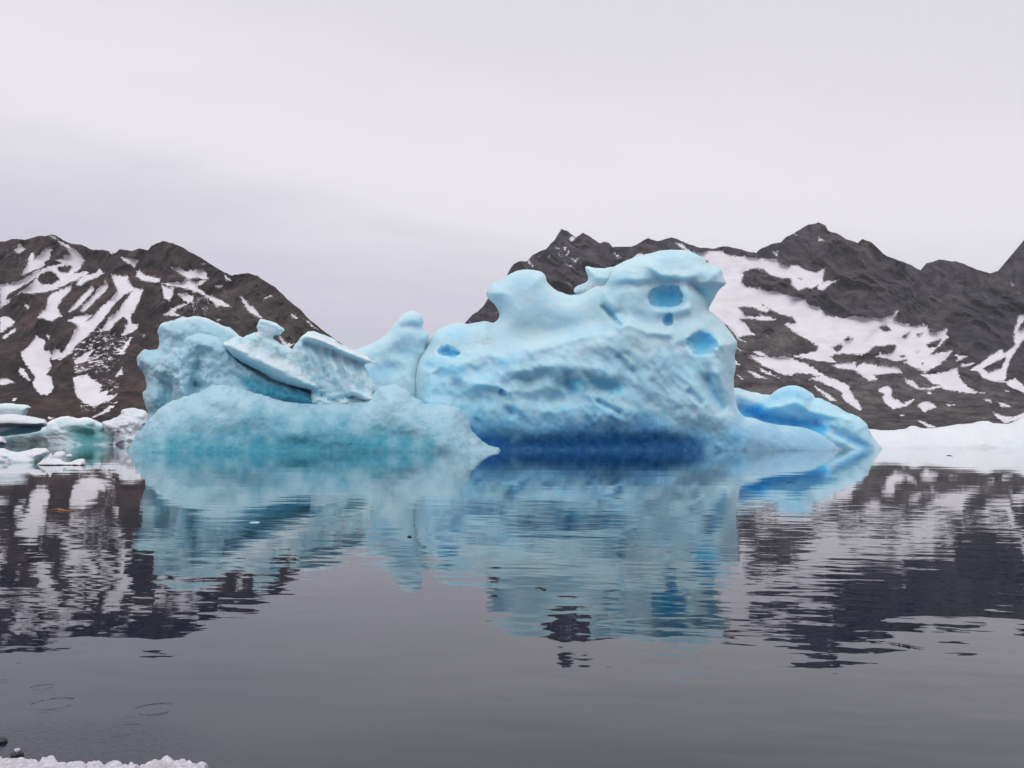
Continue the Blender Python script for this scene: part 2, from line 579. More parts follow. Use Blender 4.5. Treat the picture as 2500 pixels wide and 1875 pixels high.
def water_material():
    t = NT('calm_water')
    p = t.pos()
    sp = t.n('ShaderNodeSeparateXYZ')
    t.l(p, sp.inputs[0])
    far = sp.outputs['Y']
    rt = t.n('ShaderNodeVectorRotate', rotation_type='Z_AXIS')
    t.l(p, rt.inputs['Vector']); rt.inputs['Angle'].default_value = math.radians(9)
    q = rt.outputs[0]
    w1 = t.noise(t.scale(q, .75, 1.5, 1), 1.15, 2, .5)          # the longer wavelets
    w2 = t.noise(t.scale(q, .8, 1.4, 1), 4.0, 2, .5)
    w3 = t.noise(t.scale(q, .30, .75, 1), .35, 2, .5)           # slow swell
    patch = t.ramp(t.noise(t.scale(q, .5, 1, 1), .11, 3, .5), .3, .7)
    calm = t.ramp(far, 26.0, 6.0)                                 # the lee of the berg lies calm
    near = t.ramp(far, 8.0, 3.5)
    a1 = t.math('MULTIPLY', t.math('ADD', t.math('ADD', .34, t.math('MULTIPLY', near, .9)), t.math('MULTIPLY', calm, 1.5)), t.math('ADD', .45, t.math('MULTIPLY', patch, .75)))
    h = t.math('MULTIPLY', w1, t.math('MULTIPLY', a1, .0042))
    h = t.math('ADD', h, t.math('MULTIPLY', w2, t.math('MULTIPLY', a1, .0006)))
    h = t.math('ADD', h, t.math('MULTIPLY', w3, .0085))
    for (c, r) in RINGS:
        x, y, _ = on_water(*c)
        rr = r / F * math.hypot(y, CAMZ)
        ds = t.n('ShaderNodeVectorMath', operation='DISTANCE')
        t.l(p, ds.inputs[0]); ds.inputs[1].default_value = (x, y, 0)
        dd = t.math('SUBTRACT', ds.outputs['Value'], rr)
        e = t.math('POWER', 2.718, t.math('MULTIPLY', t.math('MULTIPLY', dd, dd), -1 / (rr * .34) ** 2))
        wv = t.math('MULTIPLY', t.math('COSINE', t.math('MULTIPLY', dd, 2 * math.pi / (rr * .62))), e)
        h = t.math('ADD', h, t.math('MULTIPLY', wv, rr * .0065))
    # rain and drip pock the shallow corner beside the crust
    cx_, cy_, _ = on_water(120, 1850)
    ds = t.n('ShaderNodeVectorMath', operation='DISTANCE')
    t.l(t.scale(p, .75, 1, 1), ds.inputs[0]); ds.inputs[1].default_value = (cx_ * .75, cy_, 0)
    pk = t.ramp(ds.outputs['Value'], .75, .15)
    h = t.math('ADD', h, t.math('MULTIPLY', t.math('MULTIPLY', t.noise(p, 34, 3, .6), pk), .0032))
    nb = t.n('ShaderNodeBump')
    t.l(h, nb.inputs['Height'])
    nb.inputs['Strength'].default_value = 1.0
    nb.inputs['Distance'].default_value = 1.0
    t.bsdf((.005, .011, .026), .015, .5, nb.outputs[0], 1.36)
    return t.m


ys = np.concatenate([np.linspace(-30, 200, 24), np.geomspace(260, 5200, 12)])
xs = np.concatenate([-np.geomspace(200, 5000, 10)[::-1], np.linspace(-150, 150, 21), np.geomspace(200, 5000, 10)])
XX, YY = np.meshgrid(xs, ys, indexing='ij')


def grid_quads(nu, nv):
    i = np.arange(nu * nv).reshape(nu, nv)
    return np.stack([i[:-1, :-1].ravel(), i[1:, :-1].ravel(), i[1:, 1:].ravel(), i[:-1, 1:].ravel()], -1)


wat = mesh_from('water', np.stack([XX.ravel(), YY.ravel(), XX.ravel() * 0], -1), grid_quads(len(xs), len(ys)), water_material())
tag(wat, kind='structure')

# ------------------------------------------------------------------ mountains


def mountain(name, mat, ridge, D0, D1, u0, u1, nu, nv, snow, rocks, scree, dirt, specks, seed, flute):
    r = np.array(ridge)
    u = np.linspace(u0, u1, nu)
    rv = np.interp(u, r[:, 0], r[:, 1])
    jag = fbm(u / 16, u * 0, u * 0, 5, seed + 90)
    rv = rv + 2.6 * jag - 1.0 * np.abs(fbm(u / 6, u * 0, u * 0 + 3, 3, seed + 91))
    t = np.linspace(0, 1, nv)
    U = np.repeat(u[:, None], nv, 1)
    Vb = 1078.0
    VV = Vb + (rv[:, None] - Vb) * t[None, :]
    e = (Vb - VV) / 500.0
    s = np.full(U.size, -60.0)
    uu, vv = U.ravel(), VV.ravel()
    for poly in snow:
        P = np.array(poly)
        m = (uu > P[:, 0].min() - 40) & (uu < P[:, 0].max() + 40) & (vv > P[:, 1].min() - 40) & (vv < P[:, 1].max() + 40)
        s[m] = np.maximum(s[m], poly_sd(uu[m], vv[m], poly))
    for poly in rocks:
        s = np.minimum(s, -poly_sd(uu, vv, poly))
    s = np.clip(s, -14, 10)
    for poly, lift in specks:
        s = np.where(s < 0, np.maximum(s, -14 + (14 - lift) * smooth(poly_sd(uu, vv, poly) / 22 + .4)), s)
    firm = 1 - .85 * smooth(blur(s.reshape(U.shape), 3) / 9 + .5)          # snow fills the gullies
    # distance grows with height: a gentle apron, then steeper walls
    Dm = D0 + (D1 - D0) * (0.25 * np.clip(e, 0, 1.4) ** .55 + .75 * np.clip(e, 0, 1.4) ** .9)
    ca, sa = math.cos(flute), math.sin(flute)
    big = fbm(U / 210, VV / 160, U * 0, 3, seed)
    wq = 40 * fbm(U / 120, VV / 90, U * 0 + 2, 3, seed + 15)
    rid = fbm((U * ca + VV * sa + wq) / 110, (-U * sa + VV * ca + wq) / 60, U * 0, 5, seed + 3, .5, True)
    fin = fbm(U / 20, VV / 20, U * 0, 4, seed + 6)
    steep = np.clip(1.3 * e, .15, 1)
    Dm = Dm + (D1 - D0) * steep * (.10 * big - firm * (.062 * rid + .014 * fin))
    X = at(U.ravel(), VV.ravel(), Dm.ravel())
    sc_ = np.zeros(U.size)
    for poly, val in scree:
        sc_ = np.maximum(sc_, val * smooth(poly_sd(uu, vv, poly) / 60 + .5))
    di = np.zeros(U.size)
    for line, wd, val in dirt:
        di = np.maximum(di, val * np.exp(-(seg_dist(uu, vv, line, False) / wd) ** 2))
    # the far side: rows that fall away behind the ridge
    nb = 6
    top = X.reshape(nu, nv, 3)[:, -1]
    back = []
    for k in range(1, nb + 1):
        b = top.copy()
        b[:, 1] += k * (D1 - D0) * .12
        b[:, 2] = top[:, 2] * (1 - (k / nb) ** 1.2) - (2 if k == nb else 0)
        back.append(b)
    G3 = np.concatenate([X.reshape(nu, nv, 3), np.stack(back, 1)], 1)
    pad = lambda a: np.concatenate([a.reshape(nu, nv), np.repeat(a.reshape(nu, nv)[:, -1:], nb, 1)], 1).ravel()
    o = mesh_from(name, G3.reshape(-1, 3), grid_quads(nu, nv + nb), mat, None, {'snow': pad(s), 'scree': pad(sc_), 'dirt': pad(di)})
    return tag(o, kind='structure')


ridgeL = [(-260, 640), (-120, 600)] + A4([(0, 135), (80, 115), (150, 120), (240, 100), (320, 88), (350, 90), (400, 120), (460, 150), (520, 148), (560, 168),
      (600, 185), (660, 188), (740, 207), (770, 180), (850, 195), (900, 178), (950, 187), (975, 155), (1010, 138), (1050, 132), (1100, 138),
      (1180, 172), (1280, 230), (1400, 303), (1490, 350), (1540, 342), (1600, 339), (1660, 355), (1760, 420), (1850, 500), (1920, 560),
      (2000, 640), (2080, 705), (2150, 757), (2300, 865), (2500, 1010), (2700, 1150)]) + [(1120, 1040), (1300, 1072)]
snowL = [A4(p) for p in [
    [(310, 92), (350, 92), (380, 118), (430, 148), (490, 188), (540, 245), (520, 262), (490, 225), (430, 168), (370, 132), (340, 108)],
    [(430, 170), (470, 190), (490, 220), (540, 255), (520, 290), (480, 330), (450, 320), (470, 290), (400, 270), (360, 250), (420, 240), (405, 222), (450, 215)],
    [(335, 148), (345, 175), (320, 200), (332, 225), (290, 260), (280, 290), (220, 312), (145, 345), (150, 320), (175, 280), (195, 212), (215, 203), (225, 225), (212, 250), (260, 210), (300, 170)],
    [(120, 140), (135, 160), (165, 180), (130, 210), (80, 190), (110, 170)],
    [(0, 408), (60, 403), (130, 382), (220, 330), (300, 298), (330, 288), (420, 268), (480, 262), (530, 262), (520, 300), (480, 335), (560, 318), (580, 335), (520, 362), (440, 400), (370, 435), (300, 455), (240, 462), (170, 468), (140, 458), (80, 482), (40, 535), (0, 562)],
    [(640, 305), (675, 335), (610, 368), (560, 385), (520, 415), (488, 410), (500, 380), (560, 342), (620, 330)],
    [(310, 490), (360, 450), (465, 405), (455, 445), (410, 490), (370, 550), (385, 600), (402, 610), (330, 645), (280, 625), (242, 620), (270, 580), (300, 550)],
    [(590, 415), (610, 440), (560, 495), (500, 555), (450, 590), (435, 582), (480, 530), (540, 465)],
    [(680, 388), (698, 430), (640, 485), (600, 525), (545, 580), (516, 580), (530, 545), (590, 490), (630, 435)],
    [(710, 338), (760, 345), (820, 350), (830, 390), (870, 430), (922, 440), (885, 540), (840, 600), (850, 650), (888, 662), (882, 692), (840, 722), (768, 742), (800, 700), (822, 640), (790, 618), (745, 650), (700, 702), (648, 708), (690, 640), (770, 560), (850, 450), (800, 470), (730, 540), (640, 655), (600, 705), (560, 742), (500, 785), (460, 850), (400, 882), (328, 892), (355, 808), (400, 850), (450, 770), (480, 700), (520, 660), (600, 615), (650, 560), (710, 500), (760, 450), (735, 400)],
    [(438, 640), (500, 608), (550, 598), (590, 602), (540, 660), (510, 692), (488, 662)],
    [(235, 733), (292, 770), (280, 820), (330, 850), (360, 815), (382, 830), (320, 882), (332, 930), (300, 990), (330, 1000), (342, 1082), (300, 1118), (260, 1112), (208, 1050), (230, 1000), (190, 960), (140, 870), (132, 835), (180, 808)],
    [(126, 938), (160, 955), (192, 1025), (150, 1002), (122, 970)], [(0, 1018), (60, 1018), (92, 1040), (0, 1052)],
    [(0, 615), (60, 620), (100, 650), (60, 682), (0, 718)], [(105, 688), (98, 712), (30, 755), (15, 742)],
    [(468, 1005), (560, 985), (600, 1020), (652, 1050), (640, 1108), (695, 1088), (685, 1118), (762, 1114), (700, 1155), (600, 1192), (540, 1172), (500, 1132), (478, 1070)],
    [(782, 235), (860, 238), (892, 258), (860, 308), (838, 280), (800, 262)],
    [(878, 320), (905, 298), (912, 338), (960, 352), (1032, 362), (1022, 396), (960, 392), (910, 382), (876, 350)],
    [(1105, 300), (1150, 293), (1190, 320), (1270, 308), (1312, 308), (1342, 365), (1300, 402), (1260, 420), (1300, 450), (1350, 478), (1420, 508), (1485, 552), (1430, 545), (1390, 560), (1375, 530), (1320, 482), (1260, 452), (1200, 432), (1080, 412), (1035, 402), (1100, 392), (1180, 390), (1200, 368), (1160, 340)],
    [(1045, 418), (1112, 428), (1112, 470), (1090, 514), (1055, 490)], [(1145, 468), (1200, 466), (1252, 490), (1210, 528), (1180, 502)],
    [(1202, 532), (1120, 580), (1162, 608), (1055, 602), (1100, 560), (1150, 542)], [(1548, 485), (1600, 528), (1650, 578), (1685, 624), (1620, 594), (1565, 530)],
    [(1440, 335), (1492, 388), (1450, 372)], [(1375, 408), (1432, 414), (1400, 434)], [(1745, 478), (1695, 508), (1715, 482)],
    [(1866, 588), (1908, 622), (1885, 620)], [(1975, 646), (2055, 702), (2000, 675)], [(1386, 622), (1418, 634), (1392, 642)],
    [(1298, 260), (1318, 275), (1300, 278)], [(755, 1158), (705, 1222), (640, 1252), (590, 1264), (680, 1205)],
    [(500, 880), (560, 838), (605, 826), (560, 892), (486, 922)], [(748, 862), (800, 798), (865, 715), (825, 790), (800, 852)],
    [(780, 945), (794, 985), (735, 1004)], [(1788, 725), (1850, 785), (1892, 782), (1860, 815), (1815, 795)], [(915, 728), (950, 725), (920, 745)],
    [(700, 192), (750, 208), (720, 212)], [(160, 535), (185, 550), (175, 558)], [(300, 730), (325, 735), (312, 755)], [(80, 1150), (105, 1135), (90, 1165)],
    [(300, 1245), (340, 1270), (310, 1275)]]]
rocksL = [A4(p) for p in [[(238, 375), (260, 335), (310, 318), (360, 345), (384, 375), (330, 405), (270, 405)], [(370, 300), (420, 285), (470, 292), (440, 330), (390, 335)],
      [(1210, 375), (1260, 362), (1310, 375), (1260, 395)], [(60, 470), (180, 395), (250, 350), (190, 410), (110, 470), (40, 500)]]]
specksL = [(A4([(470, 700), (640, 660), (860, 700), (800, 900), (700, 1010), (460, 1010), (440, 900)]), 1.4), (A4([(1000, 380), (1500, 440), (1450, 640), (1050, 640)]), 3.2),
           (A4([(0, 130), (300, 120), (300, 420), (0, 420)]), 3.4), (A4([(450, 980), (800, 1000), (760, 1270), (500, 1240)]), 2.6)]
screeL = [(A4([(1000, 420), (1560, 400), (2200, 760), (2200, 1400), (1000, 1400)]), .9), (A4([(0, 300), (500, 200), (520, 420), (0, 560)]), .35)]
mountain('mountain_left', ROCK_L, ridgeL, 1500, 2700, -250, 1290, 860, 330, snowL, rocksL, screeL, [], specksL, 3, math.radians(-52))

ridgeR = [(860, 1074), (960, 1010), (1050, 900)] + A7([(600, 1190), (680, 1100), (760, 1040), (800, 1000), (842, 928), (900, 860), (1000, 740), (1050, 680), (1085, 610), (1130, 550),
      (1190, 518), (1270, 518), (1330, 450), (1400, 420), (1470, 400), (1530, 320), (1570, 295), (1640, 170), (1700, 195), (1795, 272), (1872, 213), (1950, 260), (2050, 332), (2100, 308), (2160, 322), (2195, 370)]) + \
    A2([(1300, 62), (1400, 60), (1470, 30), (1515, 3), (1570, 25), (1665, 2), (1740, 25), (1820, 60), (1920, 70), (2000, 55), (2060, 65), (2130, 85), (2205, 97)]) + \
    A3([(400, 267), (440, 240), (500, 210), (570, 200), (600, 170), (700, 115), (760, 75), (820, 67), (870, 83), (890, 120), (950, 135), (1020, 180), (1090, 203), (1120, 173), (1180, 198), (1240, 255), (1300, 300),
        (1400, 330), (1480, 368), (1537, 392), (1550, 338), (1640, 318), (1760, 325), (1850, 365), (1985, 410), (2040, 393), (2100, 330), (2150, 270), (2212, 183)]) + [(2560, 520), (2700, 480)]
snowR = [A3(p) for p in [
    [(-520, 470), (-430, 400), (-300, 345), (-160, 300), (-40, 275), (0, 270), (100, 260), (180, 262), (220, 285), (300, 295), (400, 305), (480, 310), (545, 310), (560, 340), (610, 360), (670, 350), (720, 375), (770, 400), (820, 400), (860, 370), (878, 363), (860, 410), (850, 440), (850, 470), (890, 460), (955, 452), (900, 490), (850, 522), (818, 512), (820, 490), (780, 512), (740, 500), (690, 522), (640, 480), (640, 440), (580, 440), (500, 420), (460, 380), (370, 375), (320, 400), (300, 470), (350, 500), (430, 510), (480, 530), (540, 530), (600, 550), (650, 570), (720, 570), (760, 620), (830, 635), (860, 680), (930, 705), (1000, 710), (1060, 695), (1150, 705), (1260, 710), (1320, 690), (1358, 655), (1330, 720), (1380, 750), (1480, 760), (1560, 755), (1570, 800), (1620, 810), (1692, 782), (1680, 820), (1702, 843), (1650, 880), (1600, 930), (1580, 960), (1640, 940), (1728, 930), (1700, 970), (1650, 1020), (1600, 1050), (1540, 1080), (1500, 1060), (1450, 1030), (1400, 1010), (1425, 988), (1350, 1000), (1280, 980), (1215, 970), (1240, 950), (1290, 960), (1340, 930), (1350, 890), (1290, 890), (1250, 900), (1210, 895), (1150, 940), (1120, 955), (1000, 950), (930, 950), (905, 970), (945, 1012), (870, 1005), (780, 985), (700, 975), (645, 970), (720, 950), (800, 930), (822, 910), (780, 870), (720, 840), (640, 790), (590, 745), (674, 740), (650, 700), (560, 680), (480, 640), (440, 620), (500, 650), (470, 670), (380, 640), (310, 630), (280, 640), (330, 690), (400, 700), (430, 690), (500, 700), (545, 722), (450, 727), (350, 715), (290, 710), (350, 760), (392, 822), (330, 830), (290, 840), (355, 884), (280, 850), (240, 790), (160, 720), (90, 665), (-20, 600), (-140, 590), (-260, 540), (-380, 520)],
    [(335, 958), (420, 968), (500, 970), (600, 970), (660, 988), (720, 1010), (780, 1040), (850, 1090), (960, 1130), (1030, 1168), (1050, 1220), (1115, 1312), (1110, 1334), (1050, 1302), (988, 1250), (980, 1210), (900, 1172), (850, 1142), (765, 1122), (832, 1102), (740, 1082), (660, 1080), (640, 1102), (580, 1088), (480, 1042), (400, 1002)],
    [(345, 1066), (420, 1083), (475, 1118), (400, 1104)], [(420, 1042), (565, 1112), (440, 1072)], [(795, 1168), (860, 1198), (944, 1268), (905, 1262), (825, 1202)], [(380, 935), (440, 930), (470, 970), (420, 960)],
    [(915, 1030), (1020, 1008), (1070, 1008), (1080, 1040), (1130, 1012), (1200, 1030), (1360, 1038), (1385, 1076), (1280, 1082), (1190, 1092), (1224, 1122), (1160, 1132), (1100, 1082), (1040, 1052), (960, 1048)],
    [(1405, 1112), (1470, 1138), (1500, 1172), (1560, 1178), (1650, 1165), (1600, 1150), (1550, 1112), (1515, 1090), (1600, 1088), (1680, 1068), (1762, 1046), (1770, 1100), (1810, 1150), (1850, 1188), (1946, 1216), (1830, 1218), (1720, 1198), (1650, 1182), (1560, 1194), (1480, 1184), (1420, 1152)],
    [(1225, 1180), (1290, 1163), (1312, 1173), (1322, 1210), (1312, 1240), (1350, 1268), (1400, 1288), (1474, 1257), (1420, 1302), (1370, 1314), (1330, 1328), (1290, 1302), (1258, 1250), (1270, 1220), (1230, 1198)],
    [(1486, 1296), (1540, 1268), (1610, 1288), (1624, 1310), (1570, 1328), (1540, 1343)], [(1685, 1288), (1745, 1294), (1700, 1312)],
    [(2500, 640), (2212, 678), (2175, 700), (2150, 780), (2140, 860), (2150, 890), (2080, 952), (2060, 918), (1990, 958), (1920, 1010), (1845, 1062), (1900, 1070), (1940, 1112), (1990, 1132), (2080, 1142), (2100, 1060), (2110, 1000), (2150, 940), (2200, 860), (2500, 760)],
    [(2086, 1142), (2150, 1118), (2212, 1168), (2400, 1250), (2400, 1300), (2212, 1218), (2150, 1192), (2100, 1162)],
    [(2003, 1346), (2060, 1368), (2140, 1378), (2212, 1345), (2300, 1360), (2150, 1402), (2080, 1424), (2040, 1388)], [(1495, 1396), (1540, 1408), (1630, 1452), (1560, 1448), (1505, 1418)],
    [(2025, 1272), (2080, 1284), (2130, 1312), (2060, 1304)], [(1930, 1258), (1980, 1252), (1995, 1282)], [(655, 138), (695, 152), (668, 154)], [(828, 168), (858, 184), (826, 184)], [(936, 206), (968, 222), (946, 224)],
    [(522, 265), (552, 258), (546, 292)], [(1780, 1020), (1880, 1010), (1850, 1035), (1790, 1035)], [(2130, 465), (2150, 480), (2135, 488)], [(1560, 1210), (1585, 1215), (1570, 1220)],
    [(1370, 1358), (1400, 1364), (1380, 1370)], [(1740, 960), (1830, 962), (1760, 1000), (1770, 970)], [(2075, 1190), (2110, 1205), (2085, 1208)], [(255, 890), (310, 930), (270, 915)], [(258, 990), (300, 1030), (265, 1022)], [(262, 1075), (322, 1125), (300, 1122)]]] + \
    [A7(p) for p in [[(1715, 258), (1762, 250), (1795, 285), (1740, 314)], [(1730, 482), (1828, 482), (1790, 540)], [(1675, 530), (1760, 582), (1705, 572)], [(1680, 460), (1730, 406), (1714, 448)],
      [(1282, 510), (1335, 578), (1300, 545)], [(1565, 345), (1610, 382), (1580, 372)], [(1712, 755), (1765, 748), (1740, 780)], [(1385, 462), (1410, 438), (1400, 466)], [(1605, 436), (1650, 462), (1620, 456)], [(1660, 375), (1690, 380), (1672, 392)], [(640, 1170), (665, 1168), (655, 1195)],
      [(2000, 580), (2080, 575), (2060, 600), (2010, 600)], [(1498, 460), (1520, 462), (1505, 480)]]] + \
    [A2(p) for p in [[(1385, 150), (1420, 128), (1450, 102), (1490, 108), (1430, 135)], [(1680, 34), (1735, 40), (1790, 88), (1850, 100), (1900, 130), (1760, 90), (1720, 60)], [(1300, 95), (1340, 125), (1320, 125)]]]
rocksR = [A3(p) for p in [[(992, 855), (1030, 838), (1055, 850), (1010, 868)], [(918, 910), (980, 882), (994, 900), (960, 934)], [(1235, 772), (1280, 750), (1312, 790), (1270, 798)], [(1552, 890), (1610, 860), (1655, 853), (1630, 902), (1570, 904)],
      [(1935, 1050), (2010, 1010), (2095, 966), (2060, 1040), (1970, 1082)], [(55, 318), (75, 318), (72, 332)], [(1480, 935), (1510, 925), (1490, 945)], [(1370, 965), (1410, 960), (1400, 980)], [(690, 440), (712, 440), (705, 452)], [(1490, 815), (1525, 808), (1500, 830)], [(1385, 840), (1440, 800), (1420, 840)], [(565, 790), (590, 795), (575, 805)], [(1520, 1012), (1535, 1012), (1528, 1022)], [(2165, 790), (2212, 720), (2240, 740), (2200, 800)]]]
specksR = [(A3([(-100, 640), (450, 640), (900, 1000), (500, 1200), (-100, 1100)]), 4.4), (A3([(850, 930), (1800, 900), (2100, 1450), (1300, 1450), (900, 1250)]), 5.0), (A7([(1300, 300), (2000, 300), (2000, 900), (1200, 900)]), 5.2)]
screeR = [(A3([(-200, 640), (400, 600), (900, 900), (1600, 1000), (2300, 1300), (2300, 1700), (-200, 1700)]), 1.0), (A3([(280, 380), (420, 360), (700, 480), (720, 570), (300, 500)]), .6)]
dirtR = [(A3([(1355, 660), (1310, 715), (1230, 770), (1180, 820), (1140, 860)]), 7, .6), (A3([(1470, 770), (1420, 815), (1380, 845)]), 9, .5), (A3([(1690, 790), (1620, 840)]), 9, .35), (A3([(1700, 960), (1640, 1010)]), 8, .4), (A3([(200, 590), (330, 580)]), 5, .3), (A3([(300, 400), (330, 380)]), 6, .4),
         (A3([(820, 870), (890, 878)]), 2.5, .4), (A3([(1120, 850), (1160, 840), (1180, 860)]), 8, .25)]
mountain('mountain_right', ROCK_R, ridgeR, 1700, 3400, 850, 2700, 1040, 360, snowR, rocksR, screeR, dirtR, specksR, 21, math.radians(40))

# ------------------------------------------------------------------ the left iceberg
bergL = empty('iceberg', on_water(760, 1101))
tag(bergL, 'pale blue iceberg with a rounded mound before tilted slabs and a finger-shaped spire', 'iceberg')
mound = A1([(-18, 1030), (20, 990), (60, 930), (110, 860), (160, 795), (230, 725), (300, 690), (380, 655), (450, 638), (505, 605), (545, 589), (600, 590), (680, 612), (780, 635), (880, 665), (980, 690), (1080, 700), (1180, 705),
     (1280, 700), (1360, 690), (1440, 680), (1500, 640), (1535, 602), (1590, 590), (1640, 588), (1700, 620), (1760, 675), (1830, 703), (1900, 705), (1970, 715), (2020, 735), (2060, 790), (2090, 850), (2130, 900), (2185, 948), (2235, 968), (2262, 990), (2270, 1110), (-18, 1110)])
ice_part('front_mound', ICE_GRAN, bergL, mound, 104, 4.5, 6, 3.6, K=.18, lean=.42,
         relief=[('noise', (0.1, 190, 90), None, .9), ('line', A1([(1380, 800), (1600, 890), (1850, 930), (1920, 990)]), 26, -.5), ('line', A1([(480, 640), (700, 690), (1100, 760), (1450, 760)]), 30, .35),
                 ('line', A1([(2050, 800), (2120, 900), (2200, 960)]), 14, .5), ('line', A1([(1600, 700), (1800, 800), (1900, 930)]), 30, .5), ('noise', (.5, 40, 30), None, .16)],
         noise=((1.5, .10), (.55, .08)), rough_edge=4.5, seed=1,
         colour=[('blue', 'poly', A1([(-100, 1010), (250, 890), (900, 790), (1500, 815), (1880, 900), (2020, 1120), (2000, 1500), (-100, 1500)]), 150, 1.0), ('blue', 'line', A1([(-20, 1000), (700, 1004), (1900, 1004)]), 16, .5),
                 ('blue', 'line', A1([(1180, 930), (1500, 930), (1860, 960)]), 22, .45)])

ridge = A1([(150, 800), (146, 740), (120, 650), (145, 600), (130, 530), (90, 470), (85, 420), (110, 390), (160, 375), (213, 368), (220, 300), (212, 265), (224, 226), (300, 200), (380, 181), (440, 177), (520, 193), (580, 218), (640, 250), (690, 288), (730, 330),
     (820, 400), (930, 470), (1100, 560), (1280, 620), (1480, 640), (1500, 800), (700, 830), (150, 830)])
ice_part('rear_ridge', ICE_GRAN, bergL, ridge, 107, 3.0, 3.5, 1.9, lean=.12, relief=[('noise', (1.1, 46, 34), None, .9), ('line', A1([(230, 270), (300, 330), (280, 400)]), 16, -1.0), ('line', A1([(150, 560), (190, 680), (170, 790)]), 18, .8), ('noise', (.3, 14, 12), None, .22)],
         noise=((1.1, .14), (.35, .06)), rough_edge=4.5, seed=2, colour=[('blue', 'poly', A1([(200, 640), (330, 560), (340, 720), (160, 800)]), 30, .45), ('snow', 'line', A1([(225, 230), (300, 203), (440, 182), (560, 212), (690, 290)]), 5, .45)])
curl = A1([(200, 470), (230, 430), (280, 402), (300, 366), (358, 368), (370, 312), (430, 283), (480, 280), (560, 305), (620, 350), (680, 420), (742, 475), (880, 558), (985, 590), (1070, 618), (1160, 650), (1250, 690), (1250, 740), (800, 700), (600, 690), (430, 700), (300, 720), (290, 600), (212, 552), (185, 500)])
ice_part('curled_ridge', ICE_GRAN, bergL, curl, 103.2, 2.4, 4, 1.4, lean=.05,
         relief=[('noise', (1.0, 34, 26), A1([(150, 240), (520, 260), (520, 720), (150, 720)]), 1.6), ('line', A1([(440, 300), (330, 470), (360, 640)]), 18, .9), ('line', A1([(470, 400), (430, 520), (430, 630)]), 16, -1.1), ('dot', (A1([(640, 520)])[0], (60, 34)), 1, -.6),
                 ('line', A1([(560, 310), (680, 425), (740, 480), (880, 562)]), 7, .5), ('noise', (.4, 12, 10), None, .3)], rough_edge=3.5, noise=((.9, .14), (.35, .09)), seed=3,
         colour=[('blue', 'dot', (A1([(430, 560)])[0], (26, 40)), .8, .35), ('blue', 'poly', A1([(660, 520), (900, 570), (1250, 660), (1280, 760), (800, 680)]), 30, .95)])
shelf = A1([(598, 345), (640, 320), (700, 295), (720, 317), (740, 290), (808, 268), (800, 240), (822, 195), (870, 206), (960, 240), (972, 256), (945, 290), (906, 292), (900, 308), (955, 345), (1000, 370), (1040, 400), (1060, 480), (1100, 540), (1180, 590), (1250, 620),
     (1180, 632), (1100, 617), (1000, 592), (900, 552), (800, 492), (720, 458), (640, 402)])
slab2 = A1([(1005, 385), (1060, 310), (1112, 260), (1145, 263), (1250, 310), (1380, 375), (1480, 430), (1527, 455), (1450, 462), (1470, 520), (1512, 590), (1505, 640), (1580, 688), (1588, 716), (1520, 712), (1450, 692), (1380, 665), (1320, 690), (1240, 690), (1180, 620), (1040, 545), (1015, 460)])
rub = A1([(1130, 600), (1200, 572), (1290, 600), (1370, 640), (1430, 655), (1520, 655), (1580, 690), (1640, 720), (1600, 800), (1200, 800), (1130, 700)])
ice_part('fused_slabs', ICE_SHELF, bergL, shelf, 101.5, 1.2, 3.2, .75, rnd=False, step=1.9,
         relief=[('line', A1([(600, 345), (700, 395), (800, 435), (900, 480), (1000, 530), (1180, 590)]), 15, 1.4), ('line', A1([(640, 400), (800, 490), (1000, 592), (1180, 632)]), 12, -.7), ('line', A1([(830, 200), (960, 246)]), 6, .5), ('noise', (.5, 30, 16), None, .5), ('noise', (1.2, 12, 9), None, .12)],
         fused=[(slab2, 101.2, 1.5, 3.0, .9, [('line', A1([(1085, 292), (1200, 325), (1350, 395), (1525, 456)]), 7, 1.4), ('line', A1([(1100, 345), (1250, 400), (1430, 470)]), 14, -1.0), ('noise', (1.25, 60, 13), A1([(1050, 380), (1250, 380), (1520, 500), (1520, 640), (1050, 560)]), .7), ('noise', (.4, 14, 11), None, .14),
                 ('line', A1([(1380, 630), (1470, 670), (1580, 705)]), 9, 1.2), ('line', A1([(1040, 380), (1030, 540)]), 12, -.7)], .05),
                (rub, 102.2, 2.4, 3, 1.6, [('noise', (.4, 20, 15), None, 1.1), ('noise', (.4, 8, 7), None, .3)], .2)],
         noise=((1.0, .08), (.42, .045)), rough_edge=4.0, seed=4,
         colour=[('snow', 'poly', A1([(600, 330), (720, 340), (960, 430), (1180, 580), (1180, 600), (1000, 545), (800, 455), (640, 375)]), 14, .35), ('blue', 'line', A1([(660, 420), (800, 500), (1000, 600), (1200, 640)]), 9, .6),
                 ('snow', 'line', A1([(1085, 288), (1200, 322), (1350, 390), (1525, 454)]), 8, .7), ('snow', 'line', A1([(1380, 635), (1470, 675), (1580, 705)]), 8, .35), ('blue', 'poly', A1([(1030, 420), (1160, 380), (1280, 420), (1180, 500), (1040, 480)]), 30, .3), ('blue', 'mottle', A1([(980, 300), (1540, 300), (1600, 760), (1100, 760)]), 22, .35)])
spire = A1([(1320, 420), (1400, 378), (1500, 335), (1590, 275), (1630, 220), (1680, 165), (1740, 145), (1790, 165), (1806, 208), (1797, 242), (1830, 280), (1836, 310), (1820, 360), (1822, 400), (1802, 440), (1790, 540), (1796, 600), (1796, 660), (1800, 760), (1500, 760), (1330, 650)])
